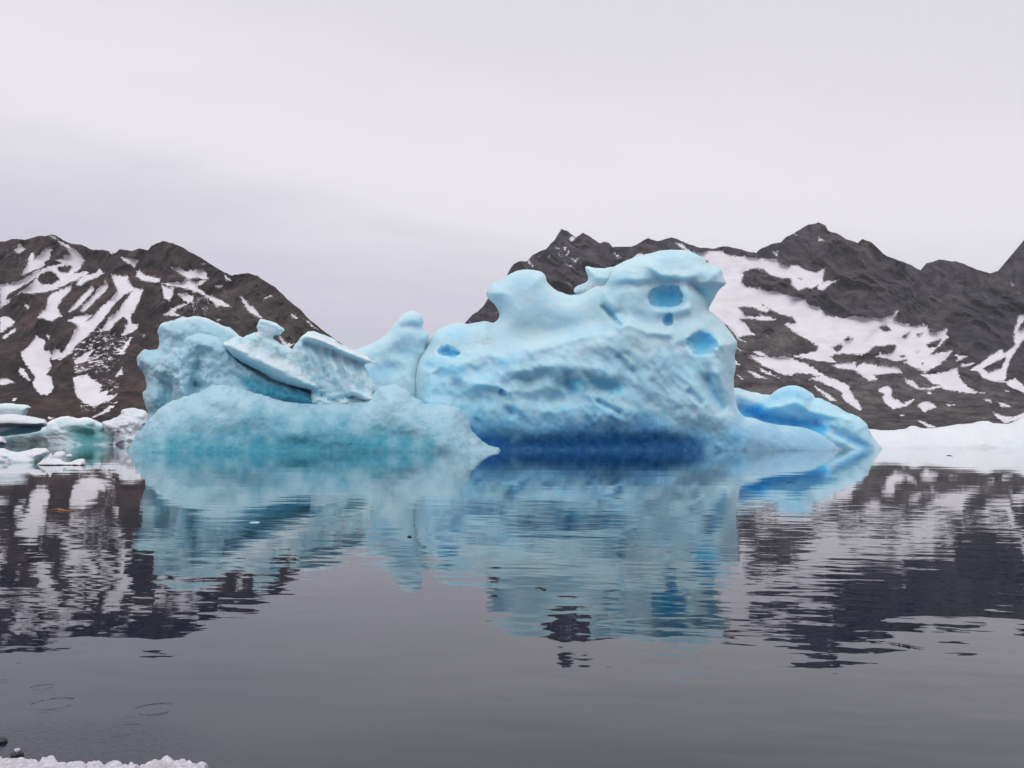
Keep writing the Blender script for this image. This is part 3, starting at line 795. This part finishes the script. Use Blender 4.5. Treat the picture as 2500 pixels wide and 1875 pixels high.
ice_part('spire', ICE, bergL, spire, 112, 1.8, 2.2, 1.7, lean=.10, relief=[('line', A1([(1680, 240), (1750, 235), (1800, 245)]), 9, -.6), ('dot', (A1([(1620, 490)])[0], (30, 18)), 1, -.8), ('dot', (A1([(1650, 395)])[0], (34, 16)), 1, -.6), ('noise', (.9, 50, 30), None, .4)], noise=((1.8, .08), (.5, .03)), rough_edge=1.2, seed=6,
         colour=[('blue', 'dot', (A1([(1560, 510)])[0], (50, 18)), .8, .3), ('blue', 'dot', (A1([(1700, 400)])[0], (30, 18)), .8, .25)])

# ------------------------------------------------------------------ the main iceberg
bergM = empty('iceberg', on_water(1500, 1099))
tag(bergM, 'tallest light blue iceberg with round melt holes in its crown and a dark waterline', 'iceberg')
body = A2([(0, 1400), (10, 1200), (20, 1010), (20, 900), (50, 770), (104, 690), (150, 612), (210, 570), (290, 543), (380, 548), (480, 535), (530, 545), (562, 520), (570, 482), (545, 430), (503, 388), (490, 340), (530, 290), (600, 255), (660, 220), (720, 205), (820, 214), (858, 240), (872, 282), (920, 328), (980, 358), (1030, 365), (1090, 345), (1140, 310),
     (1190, 290), (1222, 296), (1242, 262), (1266, 212), (1330, 170), (1420, 130), (1520, 100), (1620, 82), (1740, 78), (1800, 95), (1860, 130), (1900, 175), (1968, 198), (1985, 240), (2010, 290), (1972, 330), (1932, 400), (1902, 462), (1940, 490), (2000, 550), (2060, 630), (2082, 672), (2066, 740), (2071, 830), (2056, 900), (2066, 1000), (2084, 1085), (2125, 1138)]) + \
    A5([(260, 418), (370, 448), (480, 470), (620, 487), (740, 530), (830, 588), (868, 630), (888, 664), (894, 690), (896, 740)]) + A2([(0, 1410)])
ledge = A2([(60, 760), (330, 760), (600, 715), (760, 708), (880, 684), (970, 644), (1100, 612), (1200, 592), (1280, 615), (1320, 560), (1390, 538), (1500, 580), (1640, 602), (1780, 590), (2100, 640), (2200, 1450), (60, 1450)])
lower = A2([(60, 740), (600, 720), (1200, 610), (2100, 640), (2120, 1180), (60, 1200)])
H = A2
ice_part('body', ICE, bergM, body, 113, 4.0, 6, 3.0, step=2.2, lean=.10, 
    relief=[('poly', ledge, 62, 2.3),
            ('noise', (.95, 150, 80), lower, 1.5), ('noise', (.85, 130, 44), H([(1350, 700), (2080, 680), (2100, 1160), (1400, 1150)]), .24, True), ('noise', (.6, 62, 36), H([(60, 760), (1250, 680), (1400, 1150), (60, 1180)]), .5), ('noise', (.6, 28, 19), lower, .12, True),
            ('line', H([(1232, 440), (1280, 490), (1335, 550)]), 6, -1.0), ('dot', (H([(1305, 480)])[0], (16, 10)), 1, -.8), ('line', H([(1222, 310), (1260, 390), (1300, 440), (1330, 530)]), 9, .5),
            ('line', H([(200, 605), (300, 560), (480, 560)]), 16, .4), ('poly', H([(1225, 300), (1330, 292), (1480, 285), (1590, 262), (1700, 266), (1800, 300), (1880, 350), (2100, 330), (2050, 0), (1225, 0)]), 26, .9),
            ('line', H([(1540, 180), (1600, 235), (1720, 250), (1850, 215), (1960, 235)]), 12, .7), ('line', H([(1400, 160), (1480, 150), (1560, 200), (1620, 245)]), 10, .5), ('line', H([(1800, 300), (1870, 380), (1890, 450)]), 12, -1.2), ('line', H([(1840, 320), (1930, 322), (1985, 315)]), 12, -.8), ('dot', (H([(1760, 165)])[0], (60, 22)), 1, -.6), ('noise', (.3, 60, 40), H([(1200, 320), (1300, 100), (1700, 0), (2050, 200), (1900, 320)]), .5), ('dot', (H([(1400, 290)])[0], (40, 12)), 1, -.6),
            ('noise', (.5, 20, 14), H([(1900, 1080), (2300, 1100), (2900, 1500), (1900, 1500)]), .2), ('dot', (H([(690, 330)])[0], (60, 40)), 1, -.6), ('dot', (H([(800, 600)])[0], (110, 34)), 1, -.9), ('dot', (H([(1150, 480)])[0], (60, 40)), 1, -.5),
            ('line', H([(760, 708), (880, 692), (970, 652), (1100, 622), (1200, 603), (1270, 622)]), 12, .9), ('line', H([(1340, 558), (1400, 548), (1520, 592), (1640, 608)]), 12, 1.0),
            ('line', H([(1450, 330), (1440, 430), (1560, 490), (1700, 560), (1840, 560)]), 30, .8), ('line', H([(1760, 330), (1790, 430), (1880, 520)]), 26, 1.0), ('line', H([(1590, 468), (1680, 470), (1760, 450)]), 11, .8),
            ('line', H([(1890, 900), (1930, 980), (1990, 1080)]), 12, -1.3), ('line', H([(1780, 980), (1850, 1050)]), 8, -.6), ('line', H([(1200, 1040), (1335, 1112)]), 6, -.9), ('line', H([(1960, 860), (2040, 1000)]), 10, .5),
            ('line', H([(1330, 760), (1380, 830), (1420, 850)]), 8, -.5), ('line', H([(430, 930), (560, 945), (630, 980)]), 8, .6), ('line', H([(420, 930), (700, 850), (1000, 800), (1300, 860)]), 16, .6),
            ('line', H([(480, 1330), (800, 1340), (1400, 1340), (1700, 1345)]), 40, -1.1),
            ('dot', (H([(1015, 940)])[0], (20, 28)), 1, -1.7), ('dot', (H([(1260, 950)])[0], (40, 15)), 1, -1.5), ('dot', (H([(860, 1030)])[0], (55, 15)), 1, -.9), ('dot', (H([(760, 900)])[0], (32, 17)), 1, -.9), ('dot', (H([(490, 795)])[0], (26, 12)), 1, -.9),
            ('dot', (H([(410, 845)])[0], (28, 12)), 1, -.9), ('dot', (H([(112, 808)])[0], (13, 10)), 1, -.8), ('dot', (H([(180, 870)])[0], (14, 9)), 1, -.6), ('dot', (H([(640, 1105)])[0], (15, 12)), 1, -.9), ('dot', (H([(400, 1010)])[0], (60, 20)), 1, -.5)],
    pits=[(*H([(1636, 388)])[0], 48, 32, 1.3, .45), (*H([(1643, 520)])[0], 12, 16, .8, .2), (*H([(1862, 672)])[0], 38, 29, 1.3, .45),
          (*H([(240, 728)])[0], 30, 15, 1.6, .3), (*H([(590, 990)])[0], 8, 12, .6, .1)],
    noise=((2.2, .14), (.6, .035)), rough_edge=1.0, seed=8,
    colour=[('blue', 'dot', (H([(1636, 388)])[0], (47, 31)), .9, .95), ('blue', 'dot', (H([(1643, 520)])[0], (10, 14)), .7, .8), ('blue', 'dot', (H([(1862, 672)])[0], (39, 31)), .9, .95), ('blue', 'dot', (H([(250, 735)])[0], (26, 12)), .5, .8),
            ('blue', 'poly', H([(960, 870), (1050, 880), (1200, 900), (1370, 940), (1370, 1000), (1260, 985), (1150, 930), (1080, 960), (1060, 1005), (1000, 995)]), 24, .7), ('blue', 'dot', (H([(640, 1108)])[0], (13, 11)), .6, .6), ('blue', 'dot', (H([(590, 990)])[0], (7, 11)), .6, .55),
            ('blue', 'dot', (H([(860, 1035)])[0], (44, 14)), 1.25, .5), ('blue', 'dot', (H([(760, 905)])[0], (26, 15)), 1.25, .4), ('blue', 'dot', (H([(490, 800)])[0], (18, 11)), 1.25, .35), ('blue', 'dot', (H([(410, 850)])[0], (24, 11)), 1.25, .4), ('blue', 'dot', (H([(112, 808)])[0], (12, 9)), .8, .4),
            ('blue', 'line', H([(1895, 900), (1935, 985), (1990, 1080)]), 9, .6), ('blue', 'line', H([(1240, 1060), (1335, 1115)]), 5, .5), ('blue', 'dot', (H([(400, 1000)])[0], (90, 22)), 1.0, .28), ('blue', 'line', H([(1255, 450), (1300, 500), (1335, 545)]), 7, .6),
            ('blue', 'dot', (H([(300, 620)])[0], (45, 25)), 1.0, .3),
            ('blue', 'poly', H([(60, 1060), (700, 1090), (1300, 1060), (1700, 1110), (1900, 1160), (2150, 1200), (2150, 1820), (60, 1820)]), 120, .62),
            ('deep', 'poly', H([(300, 1195), (560, 1215), (900, 1205), (1200, 1165), (1560, 1180), (1760, 1215), (1870, 1270), (1900, 1300), (1900, 1750), (300, 1750)]), 96, .96),
            ('deep', 'poly', H([(1850, 1200), (2080, 1165), (2300, 1180), (2560, 1225), (2800, 1300), (2800, 1800), (1850, 1800)]), 70, .34), ('blue', 'poly', H([(1900, 1110), (2100, 1130), (2800, 1200), (2800, 1800), (1850, 1800)]), 50, .28), ('blue', 'poly', H([(60, 780), (700, 760), (1250, 720), (1700, 720), (2050, 760), (2080, 1100), (60, 1200)]), 90, .25), ('blue', 'dot', (H([(1397, 284)])[0], (17, 8)), 1.2, .5), ('blue', 'poly', H([(1810, 310), (2000, 300), (1910, 460), (1850, 420)]), 20, .35), ('blue', 'dot', (H([(1330, 270)])[0], (50, 14)), 1.2, .25),
            ('blue', 'mottle', H([(60, 760), (600, 740), (1200, 800), (1500, 950), (1500, 1180), (60, 1180)]), 34, .50), ('blue', 'mottle', H([(1500, 800), (2060, 800), (2080, 1150), (1500, 1150)]), 26, .22), ('blue', 'mottle', H([(500, 220), (900, 220), (1200, 320), (1700, 90), (2000, 200), (1900, 560), (600, 680)]), 60, .13),
            ('dirt', 'line', H([(440, 640), (520, 660)]), 12, .45), ('dirt', 'line', H([(1225, 320), (1260, 390)]), 5, .4), ('dirt', 'line', H([(1270, 500), (1335, 548)]), 4, .8), ('dirt', 'dot', (H([(610, 280)])[0], (8, 4)), 1, .4)])
horn = A2([(1050, 352), (1060, 310), (1132, 272), (1116, 200), (1124, 180), (1170, 190), (1240, 194), (1330, 178), (1420, 200), (1400, 330), (1190, 380)])
ice_part('horn', ICE, bergM, horn, 112.5, 1.6, 2.2, 1.3, step=2.0, relief=[('line', H([(1130, 190), (1180, 250), (1300, 260)]), 10, .5)], noise=((2.0, .09), (.6, .03)), rough_edge=1.0, seed=9,
         colour=[('dirt', 'poly', H([(1050, 340), (1060, 305), (1130, 275), (1180, 300), (1080, 350)]), 8, .8)])

# ------------------------------------------------------------------ the bright blue berg on the right
bergR = empty('iceberg', on_water(1960, 1096))
tag(bergR, 'vivid blue low iceberg sloping to the water, right of the tallest one', 'iceberg')
slope = A5([(-60, 230), (125, 200), (200, 215), (370, 248), (430, 215), (500, 184), (590, 185), (650, 215), (690, 245), (703, 272), (740, 275), (800, 300), (870, 335), (920, 370), (1000, 395), (1060, 440), (1085, 470), (1090, 490), (1130, 555), (1170, 605), (1200, 648), (1225, 700), (-60, 700)])
B = A5
ice_part('body', ICE_BRIGHT, bergR, slope, 121, 3.0, 5, 1.8, lean=.22,
    relief=[('line', B([(160, 350), (300, 400), (480, 440), (700, 460)]), 22, -2.4), ('line', B([(330, 362), (450, 330), (560, 300), (620, 320)]), 9, .9), ('line', B([(560, 300), (700, 380), (860, 400), (960, 420)]), 9, .6), ('line', B([(850, 520), (1000, 590), (1120, 640)]), 12, -.9), ('line', B([(700, 500), (860, 560), (1020, 640)]), 10, .6), ('noise', (.6, 50, 20), None, .5), ('poly', B([(140, 340), (370, 300), (500, 260), (500, 190), (100, 190)]), 20, -.6)],
    noise=((1.4, .1), (.4, .05)), rough_edge=1.8, seed=12,
    colour=[('blue', 'poly', B([(130, 345), (330, 320), (360, 370), (470, 395), (640, 430), (820, 470), (760, 540), (400, 480), (150, 430)]), 24, .9), ('blue', 'line', B([(860, 525), (1000, 590), (1100, 640)]), 8, .6), ('blue', 'line', B([(360, 300), (520, 230), (640, 270)]), 12, .3), ('snow', 'poly', B([(110, 195), (370, 250), (280, 300), (120, 330)]), 14, .4)])

# ------------------------------------------------------------------ floes on the left
def floe(label, mat, outline, D, tf, tb, R, base, group=None, name='ice_floe', cat='ice floe', **kw):
    o = ice_part(name, mat, None, outline, D, tf, tb, R, **kw)
    return tag(o, label, cat, group)


Bs = 'small floes drifting on the left'
floe('pale flat-topped slab of ice behind the overhanging white one at the left edge', ICE_TURQ, A6([(-300, 170), (0, 150), (60, 138), (250, 150), (380, 165), (428, 195), (410, 215), (380, 222), (352, 300), (340, 420), (-300, 420)]), 330, 6, 14, 2.0, 0, step=1.6, rnd=False, rough_edge=1.4, seed=20, noise=((3, .3),), colour=[('snow', 'line', A6([(-300, 160), (60, 142), (380, 170)]), 3, .7)])
floe('white snow-covered slab overhanging a dark blue underside, cut by the left edge', ICE_WHITE, A6([(-300, 310), (0, 295), (130, 280), (300, 300), (450, 320), (600, 350), (636, 395), (630, 442), (560, 470), (545, 500), (400, 545), (0, 580), (-300, 620)]), 232, 5, 9, 2.2, 0, step=1.6, rough_edge=1.0, seed=21, relief=[('poly', A6([(-300, 430), (350, 440), (560, 440), (545, 540), (-300, 640)]), 10, -4.6)], noise=((3, .25),),
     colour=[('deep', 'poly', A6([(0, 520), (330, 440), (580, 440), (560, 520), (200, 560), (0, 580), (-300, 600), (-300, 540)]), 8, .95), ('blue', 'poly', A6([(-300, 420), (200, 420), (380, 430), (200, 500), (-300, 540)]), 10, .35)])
floe('turquoise floe with a thin white crest and a dark green hollow at the water', ICE_TURQ, A6([(-300, 560), (0, 560), (150, 530), (400, 510), (560, 460), (640, 400), (750, 350), (820, 322), (900, 308), (1000, 325), (1080, 340), (1150, 330), (1250, 360), (1330, 400), (1415, 420), (1440, 500), (1470, 560), (1550, 630), (1560, 720), (-300, 720)]), 250, 8, 16, 3.0, 0, step=1.5, rough_edge=1.6, seed=22, lean=.25, noise=((4, .45), (1.3, .22)),
     relief=[('line', A6([(650, 400), (900, 325), (1150, 345), (1400, 420)]), 5, 2.0), ('dot', (A6([(1220, 560)])[0], (40, 22)), 1, -4.0), ('noise', (.2, 50, 20), None, 1.6)],
     colour=[('snow', 'line', A6([(640, 395), (750, 348), (900, 312), (1080, 340), (1150, 335), (1250, 362), (1415, 422)]), 6, 1), ('blue', 'dot', (A6([(1180, 560)])[0], (58, 32)), 1.1, .95), ('deep', 'dot', (A6([(1250, 640)])[0], (50, 10)), .8, .7), ('blue', 'poly', A6([(20, 590), (400, 530), (640, 480), (700, 560), (300, 620), (50, 640)]), 12, .38), ('snow', 'poly', A6([(200, 640), (600, 560), (860, 540), (820, 640), (200, 680)]), 10, .5)])
floe('rough white lump of ice between the turquoise floe and the front mound', ICE_WHITE, A6([(1400, 420), (1415, 395), (1520, 360), (1600, 320), (1642, 280), (1640, 235), (1700, 215), (1800, 199), (1900, 220), (1960, 240), (2002, 290), (2030, 360), (2060, 470), (2060, 720), (1560, 720), (1540, 640), (1440, 540)]), 238, 7, 12, 3.4, 0, step=1.4, rough_edge=2.2, seed=23, lean=.2, relief=[('noise', (.5, 26, 16), None, 2.4), ('noise', (.5, 9, 7), None, .6)], noise=((3.2, .5), (1.0, .25)),
     colour=[('blue', 'dot', (A6([(1460, 560)])[0], (14, 14)), 1, .5), ('blue', 'line', A6([(1560, 655), (1820, 655)]), 3, .8)])
floe('small white ice patch lying flat at the left edge', ICE_WHITE, A6([(-200, 610), (0, 590), (30, 600), (80, 655), (60, 690), (-200, 720)]), 190, 4, 6, 1.0, 0, step=1.5, rough_edge=1.0, seed=24)
floe('long low white floe in the foremost left group', ICE_WHITE, A6([(-300, 760), (0, 740), (80, 760), (160, 790), (300, 790), (400, 770), (480, 745), (560, 748), (630, 755), (657, 800), (600, 860), (540, 920), (500, 960), (500, 1020), (-300, 1020)]), 50, 1.6, 1.6, .55, 0, step=1.2, rough_edge=1.0, seed=25, group=Bs, name='ice_floe', lean=.4, noise=((.5, .05), (.16, .02)), relief=[('noise', (.1, 26, 12), None, .35)], colour=[('blue', 'line', A6([(-200, 930), (500, 930)]), 8, .3)])
floe('knob of ice just behind the forked white chunk', ICE_WHITE, A6([(700, 860), (740, 812), (790, 795), (850, 788), (892, 838), (880, 872), (870, 960), (720, 960)]), 49.5, .5, .4, .3, 0, step=.9, rough_edge=.5, seed=26, group=Bs, noise=((.3, .03), (.1, .01)))
floe('saddle-shaped white chunk of ice with two raised ends, front left', ICE_WHITE, A6([(470, 1010), (484, 980), (540, 930), (640, 860), (690, 808), (722, 868), (800, 890), (870, 920), (950, 930), (1050, 895), (1130, 888), (1152, 920), (1158, 1000), (1150, 1050), (480, 1050)]), 43.5, .9, .8, .4, 0, step=.9, rough_edge=.6, seed=27, group=Bs, noise=((.4, .04), (.12, .015)), lean=.2, relief=[('noise', (.1, 22, 12), None, .25)])
floe('tiny white crumb of ice right of the knob', ICE_WHITE, A6([(890, 845), (910, 825), (950, 822), (968, 835), (968, 870), (890, 870)]), 50.5, .25, .2, .1, 0, step=.6, seed=28, group=Bs, name='ice_fragment', cat='ice fragment', noise=((.2, .02),))

# ------------------------------------------------------------------ the white ice on the right
floe('long white snow-covered ice floe along the right shore', ICE_WHITE, A5([(900, 520), (1110, 500), (1200, 505), (1350, 495), (1388, 475), (1430, 475), (1480, 490), (1600, 485), (1750, 465), (1850, 450), (1930, 439), (2000, 455), (2100, 460), (2150, 440), (2212, 415), (2400, 380), (2700, 360), (2700, 760), (900, 760)]), 160, 10, 26, 6, 0, step=2.2, lean=.7, rough_edge=1.2, seed=30, noise=((4, .28), (1.1, .07)), relief=[('noise', (.06, 120, 26), None, 1.6), ('noise', (.05, 40, 12), None, .4)],
     colour=[('blue', 'line', A5([(1150, 640), (1700, 644), (2300, 655)]), 2.2, .6), ('snow', 'poly', A5([(1000, 480), (2700, 300), (2700, 600), (1000, 600)]), 40, .4), ('blue', 'mottle', A5([(1000, 520), (2700, 460), (2700, 700), (1000, 700)]), 34, .16), ('dirt', 'mottle', A5([(1700, 560), (2700, 540), (2700, 660), (1700, 660)]), 18, .22)])

# ------------------------------------------------------------------ foreground crust, stones, flotsam
def crust(label, pts, D, seed):
    """A heap of rounded wet ice crystals frozen together: one crust with a lumpy top."""
    return None


def lump_mat():
    t = NT('wet_snow_crust')
    p = t.pos()
    n = t.noise(p, 40, 5, .6)
    col = t.mix(t.ramp(n, .35, .7), (.50, .48, .52), (.68, .66, .70))
    v = t.n('ShaderNodeTexVoronoi'); t.l(p, v.inputs['Vector']); v.inputs['Scale'].default_value = 65
    nb = t.bump(t.math('ADD', n, v.outputs['Distance']), .8, .006)
    t.bsdf(col, t.math('ADD', .2, t.math('MULTIPLY', n, .4)), .5, nb, 1.31, (.5, (.6, .8, 1), .02))
    return t.m


LUMP = lump_mat()


def crust(label, top, seed, D0=3.15):
    """lumpy crust: its far rim follows the traced line, the rest runs back to the shore under the camera"""
    T = np.array(top)
    nx, ny = 300, 90
    u = np.linspace(T[0, 0], T[-1, 0], nx)
    rim = np.interp(u, T[:, 0], T[:, 1])
    H0 = .062
    x0, y0, z0 = ray(u, rim)
    tt = (H0 - CAMZ) / z0
    yr = y0 * tt                                                       # where the rim's top stands
    s = np.linspace(0, 1, ny) ** 1.3
    U = np.repeat(u[:, None], ny, 1)
    Y = yr[:, None] + .05 - s[None, :] * .75
    X = (U - CX) / F / (cT - (CY - rim[:, None]) / F * sT) * yr[:, None]
    q = Vor(X, Y, .055, seed)
    q2 = Vor(X, Y, .024, seed + 1)
    env = np.clip((yr[:, None] + .05 - Y) / .05, 0, 1) ** .5
    edge = smooth(np.minimum(U - T[0, 0], T[-1, 0] - U) / 12)
    Z = -.03 + env * edge * (.075 + .02 * fbm(X / .2, Y / .2, X * 0, 3, seed) + .030 * q + .012 * q2)
    o = mesh_from('snow_crust', np.stack([X, Y, Z], -1).reshape(-1, 3), grid_quads(nx, ny)[:, ::-1], LUMP)
    return tag(o, label, 'snow crust', 'snow crust along the near shore')


def Vor(X, Y, L, seed):
    """round pebbled lumps: 1 at a cell's centre falling to 0 at its rim"""
    x, y = X / L, Y / L
    xi, yi = np.floor(x).astype(np.int64), np.floor(y).astype(np.int64)
    d = np.full(X.shape, 9.)
    for a in (-1, 0, 1):
        for b in (-1, 0, 1):
            hx = _hash(xi + a, yi + b, xi * 0, seed) * .4 + .5
            hy = _hash(xi + a, yi + b, xi * 0 + 1, seed) * .4 + .5
            d = np.minimum(d, (xi + a + hx - x) ** 2 + (yi + b + hy - y) ** 2)
    return np.sqrt(np.clip(1 - d / .6, 0, 1))


def AF(p): return frame_map(p, 0, 1600, .2712)


crust('knobbly white crust of frozen snow at the bottom left corner', [(-60, 1850)] + AF([(0, 925), (60, 950), (110, 965), (170, 960), (240, 950), (280, 945), (340, 965), (380, 945), (430, 938), (480, 950), (520, 985), (560, 985), (600, 990), (680, 995), (740, 970), (800, 970), (860, 985), (940, 1000), (1000, 978), (1050, 985), (1110, 1005), (1180, 1000), (1240, 1020), (1290, 1030)]), 41)
crust('smoother white crust of frozen snow, right end of the foreground strip', AF([(1240, 1030), (1290, 1000), (1340, 980), (1420, 955), (1500, 942), (1570, 948), (1640, 960), (1700, 968), (1760, 985), (1830, 988), (1880, 1000), (1900, 1030)]), 43)

def stone_mat():
    t = NT('dark_wet_stone')
    p = t.pos()
    n = t.noise(p, 60, 5, .6)
    col = t.mix(n, (.012, .012, .014), (.04, .04, .045))
    t.bsdf(col, .3, .5, t.bump(n, .6, .005))
    return t.m


STONE = stone_mat()


def blob(name, mat, c, r, seed, amp=.25, parent=None, n=24):
    th = np.linspace(0, 2 * np.pi, n, endpoint=False)
    ph = np.linspace(.02, np.pi - .02, n // 2 + 1)
    T, Pp = np.meshgrid(th, ph, indexing='ij')
    d = np.stack([np.cos(T) * np.sin(Pp), np.sin(T) * np.sin(Pp), np.cos(Pp)], -1)
    k = 1 + amp * fbm(d[..., 0] * 1.7 + seed, d[..., 1] * 1.7, d[..., 2] * 1.7, 4, seed)
    v = d * k[..., None] * np.array(r) + np.array(c)
    i = np.arange(v.shape[0] * v.shape[1]).reshape(v.shape[:2])
    j = np.roll(i, -1, 0)
    Q = np.stack([i[:, :-1].ravel(), i[:, 1:].ravel(), j[:, 1:].ravel(), j[:, :-1].ravel()], -1)
    return mesh_from(name, v.reshape(-1, 3), Q, mat, parent)


x, y, _ = on_water(41, 1846)
st = empty('stone', (x, y, 0))
tag(st, 'dark stone capped with a bead of ice, beside the snow crust', 'stone')
blob('rock', STONE, (x, y, .006), (.022, .02, .017), 3, .3, st)
blob('ice_cap', LUMP, (x + .003, y - .003, .023), (.011, .010, .008), 4, .2, st)
x, y, _ = on_water(4, 1812)
tag(blob('stone', STONE, (x, y, .006), (.02, .02, .016), 8), 'bare dark stone breaking the water at the left edge', 'stone')


def simple_mat(name, c, r=.7):
    t = NT(name)
    p = t.pos()
    n = t.noise(p, 90, 4, .6)
    t.bsdf(t.mix(n, tuple(v * .5 for v in c), c), r, .4)
    return t.m


KELP = simple_mat('orange_kelp', (.30, .13, .025), .4)
TWIG = simple_mat('grey_driftwood', (.10, .09, .08))


def strand(name, mat, pts, r, seed):
    """a floating weed or twig: knobbly tube lying on the water through the given pixels"""
    P = np.array([on_water(a, b) for a, b in pts])
    t = np.linspace(0, len(P) - 1, 40)
    C = np.stack([np.interp(t, np.arange(len(P)), P[:, k]) for k in range(3)], -1)
    n = 7
    V = []
    for i, c in enumerate(C):
        rr = r * (.45 + .9 * abs(fbm(np.array([i * .45]), np.array([0.]), np.array([seed * 1.]), 2, seed)[0]) * 2) * (math.sin(math.pi * (i + .6) / 41) ** .4)
        for k in range(n):
            a = 2 * math.pi * k / n
            V.append((c[0] + .2 * rr * math.sin(a), c[1] + rr * math.cos(a) * 1.6, .004 + max(-.3, math.sin(a)) * rr * .8))
    i = np.arange(40 * n).reshape(40, n)
    j = np.roll(i, -1, 1)
    Q = np.stack([i[:-1].ravel(), i[1:].ravel(), j[1:].ravel(), j[:-1].ravel()], -1)
    return mesh_from(name, np.array(V), Q, mat)


tag(strand('kelp', KELP, [(114, 1249), (128, 1246), (142, 1245), (158, 1248), (172, 1248), (190, 1247)], .02, 2), 'orange strand of seaweed floating under the dark mountain reflection', 'seaweed')
x, y, _ = on_water(622, 1276)
fr = blob('ice_fragment', ICE_GRAN, (x, y, .002), (.075, .04, .014), 31, .5)
tag(fr, 'small clear sliver of ice floating in the reflection of the left iceberg', 'ice fragment')
tag(strand('driftwood', TWIG, [(1307, 1436), (1316, 1434), (1326, 1439), (1334, 1440)], .008, 5), 'short pale twig floating on the blue reflection', 'twig')
tag(strand('driftwood', TWIG, [(2165, 1569), (2190, 1574), (2215, 1578), (2255, 1584)], .006, 6), 'long thin twig floating at the edge of the right mountain reflection', 'twig')
tag(strand('kelp', TWIG, [(1918, 1179), (1930, 1177), (1942, 1180)], .014, 7), 'dark scrap of weed floating below the vivid blue iceberg', 'seaweed')
tag(strand('kelp', TWIG, [(2310, 1113), (2318, 1112), (2326, 1114)], .045, 9), 'dark scrap of weed floating in front of the white floe', 'seaweed')
tag(strand('kelp', TWIG, [(994, 1312), (1000, 1310), (1006, 1312)], .015, 10), 'tiny dark scrap of weed below the spire reflection', 'seaweed')
x, y, _ = on_water(1236, 1094)
tag(blob('ice_fragment', ICE_WHITE, (x, y, .03), (.42, .3, .14), 35, .4), 'small white crumb of ice at the tip of the front mound', 'ice fragment')

# ------------------------------------------------------------------ thin damp air
hz = bpy.data.meshes.new('haze')
hv = [(x, y, z) for x in (-5300, 5300) for y in (-300, 5500) for z in (-14, 1250)]
hz.from_pydata(hv, [], [(0, 1, 3, 2), (4, 6, 7, 5), (0, 4, 5, 1), (2, 3, 7, 6), (0, 2, 6, 4), (1, 5, 7, 3)])
hm = bpy.data.materials.new('damp_air')
hm.use_nodes = True
ht = hm.node_tree
ht.nodes.clear()
ho = ht.nodes.new('ShaderNodeOutputMaterial')
hp = ht.nodes.new('ShaderNodeVolumePrincipled')
hp.inputs['Color'].default_value = (.86, .88, .95, 1)
hp.inputs['Density'].default_value = 3.5e-5
ht.links.new(hp.outputs[0], ho.inputs['Volume'])
hz.materials.append(hm)
hob = bpy.data.objects.new('haze', hz)
COL.objects.link(hob)
tag(hob, kind='stuff')

# ------------------------------------------------------------------ render settings
S.view_settings.view_transform = 'Standard'
S.view_settings.look = 'None'
S.view_settings.exposure = 0.0
S.view_settings.gamma = 1.0
S.render.engine = 'CYCLES'
S.cycles.use_denoising = True
S.cycles.max_bounces = 8
S.cycles.diffuse_bounces = 4
